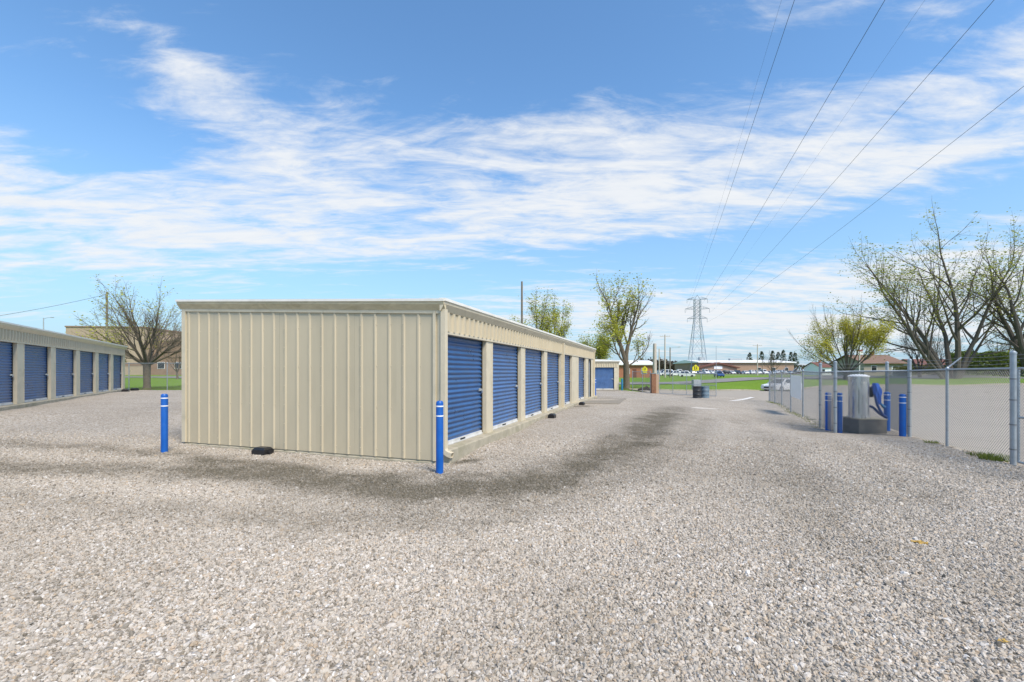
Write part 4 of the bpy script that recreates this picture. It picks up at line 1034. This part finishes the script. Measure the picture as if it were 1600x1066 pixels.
pole(68, 95, 497, .12, GREYBOX, 'grey street lamp above the roof of the left storage building', 0, 1.6, 'street_lamp')
pole(1023, 58, 537, .30, POLEW, 'short thick pale pole behind the rusty gate column')
pole(1030, 90, 545, .14, POLEW, 'thin pale pole just right of the thick one')
pole(1039, 120, 523, .22, POLEW, 'tall pale utility pole with crossarm left of the pylon', 1.4)
pole(1047, 110, 543, .17, WOODP, 'dark street lamp pole with arm beside the crossarm pole', 0, 2.0, 'street_lamp')
pole(1183.5, 150, 538, .18, POLEW, 'pale utility pole with crossarm in front of the brick school', 1.6)
pole(1191, 170, 560, .10, WOODP, 'thin dark post on the far lawn beside the crossarm pole')
pole(1119, 225, 541, .12, GREYBOX, 'slim flagpole above the entrance of the brick school', name='flag_pole')
pole(1228, 195, 561, .12, WOODP, 'thin lamp post before the right end of the school')
def pylon():
    Y_ = 240; b = gp(1089.5, Y_); root = empty('transmission_tower', b, R(-8)); tag(root, 'tall steel lattice transmission tower on the horizon', 'pylon')
    k = Y_ / F; Hz = lambda py: Zat(py, Y_) - b.z
    top = Hz(468); waist = Hz(498); peak = Hz(461)
    def half(z): return 3.1 * (1 - z / waist) * (1.0) + 1.5 if z < waist else 1.5
    corners = [(-1, -1), (1, -1), (1, 1), (-1, 1)]
    zs = [0, waist * .38, waist * .66, waist * .85, waist] + [waist + (top - waist) * q / 5 for q in range(1, 6)]
    for (sx, sy) in corners:
        MB().tube([(sx * half(z), sy * half(z), z) for z in (-.3, waist, top)] if False else [(sx * half(max(0, z)), sy * half(max(0, z)), z) for z in (-.3, waist * .5, waist, top)], .17, 5).build('leg', GALV, root)
    br = MB()
    for z0, z1 in zip(zs, zs[1:]):
        for (a, b_) in zip(corners, corners[1:] + corners[:1]):
            p0 = (a[0] * half(z0), a[1] * half(z0), z0); p1 = (b_[0] * half(z1), b_[1] * half(z1), z1); q0 = (b_[0] * half(z0), b_[1] * half(z0), z0); q1 = (a[0] * half(z1), a[1] * half(z1), z1)
            br.tube([p0, p1], .065, 4, False); br.tube([q0, q1], .065, 4, False); br.tube([q1, p1], .075, 4, False)
    br.build('bracing', GALV, root)
    for py_, wd in ((468, 5.4), (483, 6.4), (498, 5.2)):
        z = Hz(py_); a = MB()
        for s_ in (-1, 1):
            for sy in (-1, 1): a.tube([(s_ * 1.5, sy * 1.5, z), (s_ * wd, 0, z + .1)], .10, 4); a.tube([(s_ * 1.5, sy * 1.5, z + 1.6 if py_ != 468 else z + 1.2), (s_ * wd, 0, z + .15)], .08, 4)
            for q in (.35, .65): xx = s_ * (1.5 + (wd - 1.5) * q); a.tube([(xx, 0, z + .05), (xx, 0, z + 1.5 * (1 - q))], .06, 4)
        ao = a.build('crossarm', GALV, root)
        ins = MB()
        for s_ in (-1, 1): ins.tube([(s_ * wd, 0, z), (s_ * wd, 0, z - 2.0)], .10, 6)
        ins.build('insulator', GREYBOX, ao)
    pk = MB(); pk.tube([(-1.5, 0, top), (0, 0, peak)], .1, 4); pk.tube([(1.5, 0, top), (0, 0, peak)], .1, 4); pk.build('peak', GALV, root)
    return b
pb_ = pylon()
def wire(a, b, sag, r, label, n=48, name='power_line'):
    a, b = Vector(a), Vector(b); pts = []
    for k in range(n + 1):
        t = k / n; p = a.lerp(b, t); p.z -= 4 * sag * t * (1 - t); pts.append(p)
    o = MB().tube(pts, r, 5, False).build(name, mat('black_wire', (.02, .02, .022), .6, .05), None, fix=False); tag(o, label, 'power line', 'overhead power lines'); return o
PYL = [(1074, 474), (1071, 489), (1075, 504), (1105, 474), (1108, 489), (1104, 504)]
def wire_through(px1, py1, px0, py0, height, far_px, lab, r=.021):
    """a span from the tower that crosses the sky through two observed directions; extended past the camera"""
    far = Vector((X(far_px[0], 238), 238, Zat(far_px[1], 238)))
    Y1 = height * F / (580 - py1); near = Vector((X(px1, Y1), Y1, CZ + height))
    # parabola through far and near with a bit of sag, then on to the next support behind
    d = near - far; ext = near + d * .28; ext.z = near.z + 7
    o = wire(far, ext, 3.0, r, lab, 90)
wire_through(1270, 2, 1195, 208, 28, PYL[1], 'leftmost dark overhead line running up to the top edge of the picture')
wire_through(1390, 65, 1253, 278, 25, PYL[2], 'overhead line crossing the sky left of the two right-hand lines')
wire_through(1600, 58, 1360, 287, 24, PYL[4], 'overhead line meeting the right picture edge high up')
wire_through(1600, 215, 1425, 333, 21, PYL[5], 'lowest overhead line meeting the right picture edge')
wire_through(1215, 72, 1178, 188, 36, PYL[0], 'faint thin overhead line left of all the others', .010)
wire_through(1393, 130, 1310, 242, 34, PYL[3], 'faint thin overhead line between the stronger ones', .010)
pl_ = gp(167, 62); wire((pl_.x, pl_.y, Zat(460, 62)), (X(-420, 40), 40, Zat(535, 40)), 1.0, .022, 'service wire running left from the wooden pole at left')

# ------------------------------------------------------------------ cars
def car_parts(L=4.6, Wd=1.8, H_=1.46, suv=False):
    hw = Wd / 2
    sill, belt = .24, .92 if not suv else 1.02
    prof = [(-L / 2, .42), (-L / 2 + .04, .68), (-L / 2 + .14, .78), (-L / 2 + 1.15, belt), (L / 2 - .75, belt + .04), (L / 2 - .10, belt - .02), (L / 2, .72), (L / 2 - .02, .40), (L / 2 - .15, sill), (-L / 2 + .15, sill)]
    if suv: prof[3] = (-L / 2 + 1.0, belt); prof[4] = (L / 2 - .1, belt + .06); prof[5] = (L / 2 - .03, belt)
    body = MB(); n = len(prof)
    rings = [(-hw, .90), (-hw * .96, .98), (-hw * .6, 1.0), (hw * .6, 1.0), (hw * .96, .98), (hw, .90)]
    cz = .58
    for (y, s_) in rings:
        for (x, z) in prof: body.v.append((x * (.965 + .035 * (s_ > .95)), y, cz + (z - cz) * (s_ if z > cz else 1)))
    for k in range(len(rings) - 1):
        for j in range(n):
            j2 = (j + 1) % n; body.f.append((k * n + j, k * n + j2, (k + 1) * n + j2, (k + 1) * n + j)); body.mi.append(0)
    body.f.append(tuple(range(n))); body.mi.append(0); body.f.append(tuple(reversed(range((len(rings) - 1) * n, len(rings) * n)))); body.mi.append(0)
    a0, a1 = -L / 2 + 1.10, (L / 2 - .55 if not suv else L / 2 - .12); b0, b1 = -L / 2 + 1.95, (L / 2 - 1.25 if not suv else L / 2 - .42)
    cab = MB(); zb = belt - .03; yb, yt = hw * .93, hw * .74
    P0 = [(a0, -yb, zb), (a1, -yb, zb), (a1, yb, zb), (a0, yb, zb)]; P1 = [(b0, -yt, H_ - .03), (b1, -yt, H_ - .03), (b1, yt, H_ - .03), (b0, yt, H_ - .03)]
    cab.v = P0 + P1 + [(b0 + .15, -yt * .8, H_), (b1 - .15, -yt * .8, H_), (b1 - .15, yt * .8, H_), (b0 + .15, yt * .8, H_)]
    for k in range(4): k2 = (k + 1) % 4; cab.f += [(k, k2, 4 + k2, 4 + k), (4 + k, 4 + k2, 8 + k2, 8 + k)]; cab.mi += [0, 0]
    cab.f.append((8, 9, 10, 11)); cab.mi.append(0)
    gl_ = MB(); V = [Vector(p) for p in cab.v]
    def pane(i, j, k, l, u0, u1, v0=.12, v1=.90, off=.008):
        A, B, C_, D_ = V[i], V[j], V[k], V[l]
        f_ = lambda u, v: A.lerp(B, u).lerp(D_.lerp(C_, u), v)
        nn = (B - A).cross(D_ - A).normalized()
        cen = (A + B + C_ + D_) / 4
        if nn.dot(cen - Vector((0, 0, 1.0))) < 0: nn = -nn
        gl_.quad(*[f_(u, v) + nn * off for u, v in ((u0, v0), (u1, v0), (u1, v1), (u0, v1))])
    pane(3, 0, 4, 7, .06, .94); pane(1, 2, 6, 5, .06, .94)
    for (i, j, k, l) in ((0, 1, 5, 4), (2, 3, 7, 6)):
        pane(i, j, k, l, .10, .47); pane(i, j, k, l, .51, .88)
    return body, cab, gl_, L, hw
def wheel_meshes():
    t = MB().tube([(0, -.10, 0), (0, -.11, 0), (0, .11, 0), (0, .10, 0)], [.26, .33, .33, .26], 20); r_ = MB().tube([(0, -.118, 0), (0, .118, 0)], .21, 16)
    return t.mesh('tyre', TYRE, False, True), r_.mesh('rim', RIM, False, True)
TY, RM = wheel_meshes()
def car(name, loc, rz, paint, label, suv=False, group=None, L=4.6, H_=1.46):
    root = empty(name, loc, rz); tag(root, label, 'car', group)
    body, cab, g_, L, hw = car_parts(L, 1.8, H_, suv)
    b = body.build('body', paint, root, True); bevel(b, .05, 2); b.modifiers.move(1, 0)
    c = cab.build('cabin', paint, root); bevel(c, .04, 2)
    g_.build('window', GLASS, c, fix=False)
    for sx in (-1, 1):
        for sy in (-1, 1):
            wv = empty('wheel', (sx * L * .305, sy * (hw - .10), .33)); wv.parent = root
            link('tyre', TY, wv); link('rim', RM, wv)
    for sy in (-1, 1):
        MB().box((-L / 2 - .005, sy * hw * .55, .62), (-L / 2 + .12, sy * hw * .9, .74)).build('headlight', LAMPW, root)
        MB().box((L / 2 - .08, sy * hw * .62, .70), (L / 2 + .006, sy * hw * .9, .84)).build('tail_light', LAMPR, root)
        MB().box((-L / 2 + 1.35, sy * hw, .93), (-L / 2 + 1.55, sy * (hw + .14), 1.05)).build('mirror', paint, root)
    MB().box((-L / 2 - .012, -.5, .42), (-L / 2 + .05, .5, .58)).build('grille', DARK, root)
    return root
car('parked_car', gp(1222, 48.5), R(24), CARW, 'white sedan on the paved lot behind the long side fence', False)
# far cars: one mesh each
def far_car_mesh(name, paint, suv, H_=1.5, L=4.6):
    body, cab, g_, L, hw = car_parts(L, 1.82, H_, suv); mb = MB()
    for src, mi in ((body, 0), (cab, 0), (g_, 1)):
        i = len(mb.v); mb.v += src.v; mb.f += [tuple(i + q for q in f_) for f_ in src.f]; mb.mi += [mi] * len(src.f)
    for sx in (-1, 1):
        for sy in (-1, 1): mb.tube([(sx * L * .3, sy * hw - .12 * sy, .32), (sx * L * .3, sy * (hw + .01), .32)], .33, 12, True, 2)
    return mb.mesh(name, [paint, GLASS, TYRE], False, True)
FC = [far_car_mesh('parked_car', CARW, False), far_car_mesh('parked_car', CARW, True, 1.75), far_car_mesh('parked_car', CARS, False), far_car_mesh('parked_car', CARK, True, 1.7), far_car_mesh('parked_car', CARW, True, 2.1, 5.2)]
random.seed(44)
px_ = 1032; k = 0
while px_ < 1246:
    Y_ = 196 + random.uniform(-1.5, 1.5); i = random.choice((0, 1, 0, 1, 2, 3, 1, 4)); o = link('parked_car', FC[i], None, gp(px_, Y_), R(90 + random.choice((0, 180)) + random.uniform(-4, 4)))
    tag(o, {0: 'white car', 1: 'white suv', 2: 'silver car', 3: 'dark suv', 4: 'white van'}[i] + ', %s in the far parking row before the brick school' % ORD(k, 99), 'car', 'cars parked before the school'); k += 1; px_ += 2.9 / Y_ * F
for (px_, Y_, i, a) in [(1040, 150, 4, 10), (1052, 146, 1, 20), (1062, 175, 4, 80)]:
    o = link('parked_car', FC[i], None, gp(px_, Y_), R(a)); tag(o, {1040: 'white van nearest the crossarm pole on the far lawn edge', 1052: 'white suv just right of the white van near the crossarm pole', 1062: 'white van left of the tower foot'}[px_], 'car')
o = link('parked_car', FC[1], None, gp(1073, 130), R(165)); tag(o, 'white suv behind the yellow sign on the far drive', 'car')
o = link('parked_car', far_car_mesh('parked_car', CARB, True, 1.7), None, gp(1123.5, 128), R(80)); tag(o, 'dark blue suv driving on the far path', 'car')

# ------------------------------------------------------------------ signs
def school_sign(px_, Y_, zc, label, plaque=True, face=0):
    b = gp(px_, Y_); root = empty('road_sign', b, face); tag(root, label, 'sign'); s_ = .46
    MB().tube([(0, .03, -.2), (0, .03, zc + .3)], .035, 6).build('post', mat('sign_post_green', (.42, .44, .06), .5, .1), root)
    pl = MB(); pl.prism([(-s_, -s_ * .8), (s_, -s_ * .8), (s_, s_ * .25), (0, s_ * 1.1), (-s_, s_ * .25)], 'y', -.012, .0); p = pl.build('plate', YELLOW, root); p.location.z = zc
    fg = MB()
    for (x0, k) in ((-.13, 1.0), (.14, .82)):
        fg.lathe([(.065 * k, -.02), (.065 * k, .02)], 10, (0, 0, 0)); n = 20
        for q in range(len(fg.v) - n, len(fg.v)): x, y, z = fg.v[q]; fg.v[q] = (x0 + x, -.016 + z * .1, .24 * k + y)
        fg.prism([(x0 - .07 * k, .16 * k), (x0 + .07 * k, .16 * k), (x0 + .06 * k, -.06 * k), (x0 + .11 * k, -.30 * k), (x0 + .05 * k, -.30 * k), (x0, -.10 * k), (x0 - .07 * k, -.30 * k), (x0 - .12 * k, -.28 * k), (x0 - .06 * k, -.04 * k)], 'y', -.018, -.0125)
    fg.build('walking_figures', DARK, p)
    if plaque:
        q = MB(); q.box((-s_ * .9, -.012, -.16), (s_ * .9, 0, .16)); q = q.build('plaque', YELLOW, root); q.location.z = zc - s_ * .8 - .19
    return root
school_sign(1007.5, 80, 2.45, 'yellow school crossing sign on a post seen above the rear fence')
school_sign(1087, 62, 2.05, 'yellow school crossing sign above the grey cabinet', False)

# ------------------------------------------------------------------ buildings in the distance
def windows(root, rects, y, face=-1):
    for (x0, x1, z0, z1) in rects:
        f_ = MB().box((x0 - .08, y + face * .05, z0 - .08), (x1 + .08, y + .02, z1 + .08)).build('window', SIGNW, root)
        MB().box((x0, y + face * .075, z0), (x1, y + face * .02, z1)).build('pane', GLASS, f_)
# brick school with pale roof
sb0 = gp(1170, 232); sch = empty('school_building', sb0, R(3)); tag(sch, 'long low brick school with white roof and brown gabled entrance', 'building')
Wl, Wr = X(1090, 232) - sb0.x, X(1243, 232) - sb0.x
MB().box((Wl, 0, -.5), (Wr, 30, 5.6)).build('wall', BRICKT, sch)
MB().box((Wl, -.06, .0), (Wr, -.005, 1.1)).build('base_course', BRICKO, sch)
rf = MB(); rf.prism([(-1.0, 5.6), (31, 5.6), (31, 6.0), (15, 7.4), (-1.0, 6.05)], 'x', Wl - .8, Wr + .8); rf.build('roof', WHITER, sch)
g0 = X(1122, 226) - sb0.x
en = MB(); en.prism([(g0 - 11.5, 3.0), (g0 - 10.8, 2.6), (g0, 5.1), (g0 + 10.8, 2.6), (g0 + 11.5, 3.0), (g0, 5.75)], 'y', -5.5, -.2); en.build('entrance_gable', BROWNR, sch)
MB().prism([(g0 - 10, -.5), (g0 + 10, -.5), (g0 + 10, 2.75), (g0, 5.05), (g0 - 10, 2.75)], 'y', -4.5, -.1).build('entrance_wall', BRICKT, sch)
MB().box((g0 - 2.2, -4.6, 2.3), (g0 + 2.2, -4.52, 3.7)).build('name_panel', SIGNW, sch)
MB().box((g0 - 1.6, 12, 7.1), (g0 + 1.6, 14, 8.9)).build('roof_unit', GREYBOX, sch)
MB().box((X(1172, 232) - sb0.x - 4, 12, 7.0), (X(1178, 232) - sb0.x + 1, 14, 8.2)).build('roof_unit', GREYBOX, sch)
windows(sch, [(x_, x_ + 1.8, 1.5, 3.0) for x_ in (Wl + 3, Wl + 6.5, Wr - 20, Wr - 12, Wr - 5)], 0)
# orange brick building
ob = gp(1000, 112); obr = empty('brick_building', ob); tag(obr, 'small orange brick building with pale roof left of the rusty gate column', 'building')
MB().box((-9.5, 0, -.4), (3.2, 9, 3.1)).build('wall', BRICKO, obr); rr_ = MB(); rr_.prism([(-.6, 3.1), (9.6, 3.1), (9.6, 3.35), (4.5, 4.4), (-.6, 3.4)], 'x', -10.1, 3.8); rr_.build('roof', WHITER, obr)
windows(obr, [(-7.5, -6.2, .9, 2.2), (-4, -2.7, .9, 2.2), (.4, 1.7, .9, 2.3)], 0); MB().box((-1.9, -.05, -.1), (-.9, .02, 2.05)).build('door', BROWNR, obr)
# school block at left
lb0 = gp(170, 112); lbr = empty('school_building', lb0, R(6)); tag(lbr, 'large flat-roofed beige and brown brick building behind the spreading tree', 'building')
xl = X(109, 112) - lb0.x; xm = X(221, 112) - lb0.x; xr = X(470, 112) - lb0.x
MB().box((xl, 0, -.5), (xm, 22, Zat(512, 112) - lb0.z)).build('tall_block', BEIGEB, lbr)
MB().box((xl - .15, -.15, Zat(512, 112) - lb0.z), (xm + .15, 22.1, Zat(512, 112) - lb0.z + .35)).build('parapet', BRICKB, lbr)
MB().box((xm + .003, 2, -.5), (xr, 24, Zat(531, 112) - lb0.z)).build('low_block', BRICKB, lbr)
MB().box((xm + .003, 1.85, Zat(531, 112) - lb0.z), (xr + .1, 24.1, Zat(531, 112) - lb0.z + .3)).build('parapet', BEIGEB, lbr)
MB().box((xl, -.06, 2.2), (xm, -.004, 3.0)).build('brick_band', BRICKB, lbr)
windows(lbr, [(xm + 2.0 + k * 4.2, xm + 3.6 + k * 4.2, 1.6, 3.2) for k in range(6)], 2)
# houses behind the right-hand trees
def house(px0, px1, Y_, hw_, roof, wall, rm, label, depth=9):
    b = gp((px0 + px1) / 2, Y_); root = empty('house', b); tag(root, label, 'house'); w_ = (X(px1, Y_) - X(px0, Y_)) / 2
    MB().box((-w_, 0, -.4), (w_, depth, hw_)).build('wall', wall, root)
    r_ = MB(); r_.prism([(-.5, hw_ - .1), (depth / 2, roof), (depth + .5, hw_ - .1), (depth + .5, hw_ + .05), (depth / 2, roof + .18), (-.5, hw_ + .05)], 'x', -w_ - .5, w_ + .5); ro = r_.build('roof', rm, root)
    ga = MB(); ga.prism([(0, hw_), (depth, hw_), (depth / 2, roof)], 'x', -w_ + .01, w_ - .01); ga.build('gable', wall, root)
    MB().box((w_ * .4, depth * .55, roof - .6), (w_ * .4 + .6, depth * .55 + .6, roof + .9)).build('chimney', BRICKO, ro)
    n = max(2, int(w_ / 1.6)); windows(root, [(-w_ + (k + .5) * 2 * w_ / n - .5, -w_ + (k + .5) * 2 * w_ / n + .5, .9, 2.1) for k in range(n) if k != n // 2], 0)
    MB().box((-.45 + w_ / n * (n % 2 == 0), -.05, -.1), (.45 + w_ / n * (n % 2 == 0), .02, 2.0)).build('door', SIGNW, root)
house(1350, 1412, 88, 2.6, 4.3, SIDING, ROOFT, 'grey house with red-brown roof behind the willow')
house(1282, 1301, 160, 2.8, 4.6, SIGNW, BROWNR, 'small white house far behind the fence, left of the willow')
house(1440, 1510, 105, 2.6, 4.2, SIDING, BROWNR, 'grey house half hidden behind the large tree')
lp = empty('lamp_sign', gp(1343, 61)); tag(lp, 'white post with small red and white box behind the vacuum tank', 'sign')
MB().tube([(0, 0, -.2), (0, 0, 3.2)], .06, 8).build('post', SIGNW, lp); MB().box((-.35, -.12, 3.2), (.35, .12, 3.62)).build('box', SIGNW, lp); MB().box((-.36, -.13, 3.625), (.36, .13, 3.85)).build('header', mat('faded_red', (.42, .13, .11), .6, .1), lp)
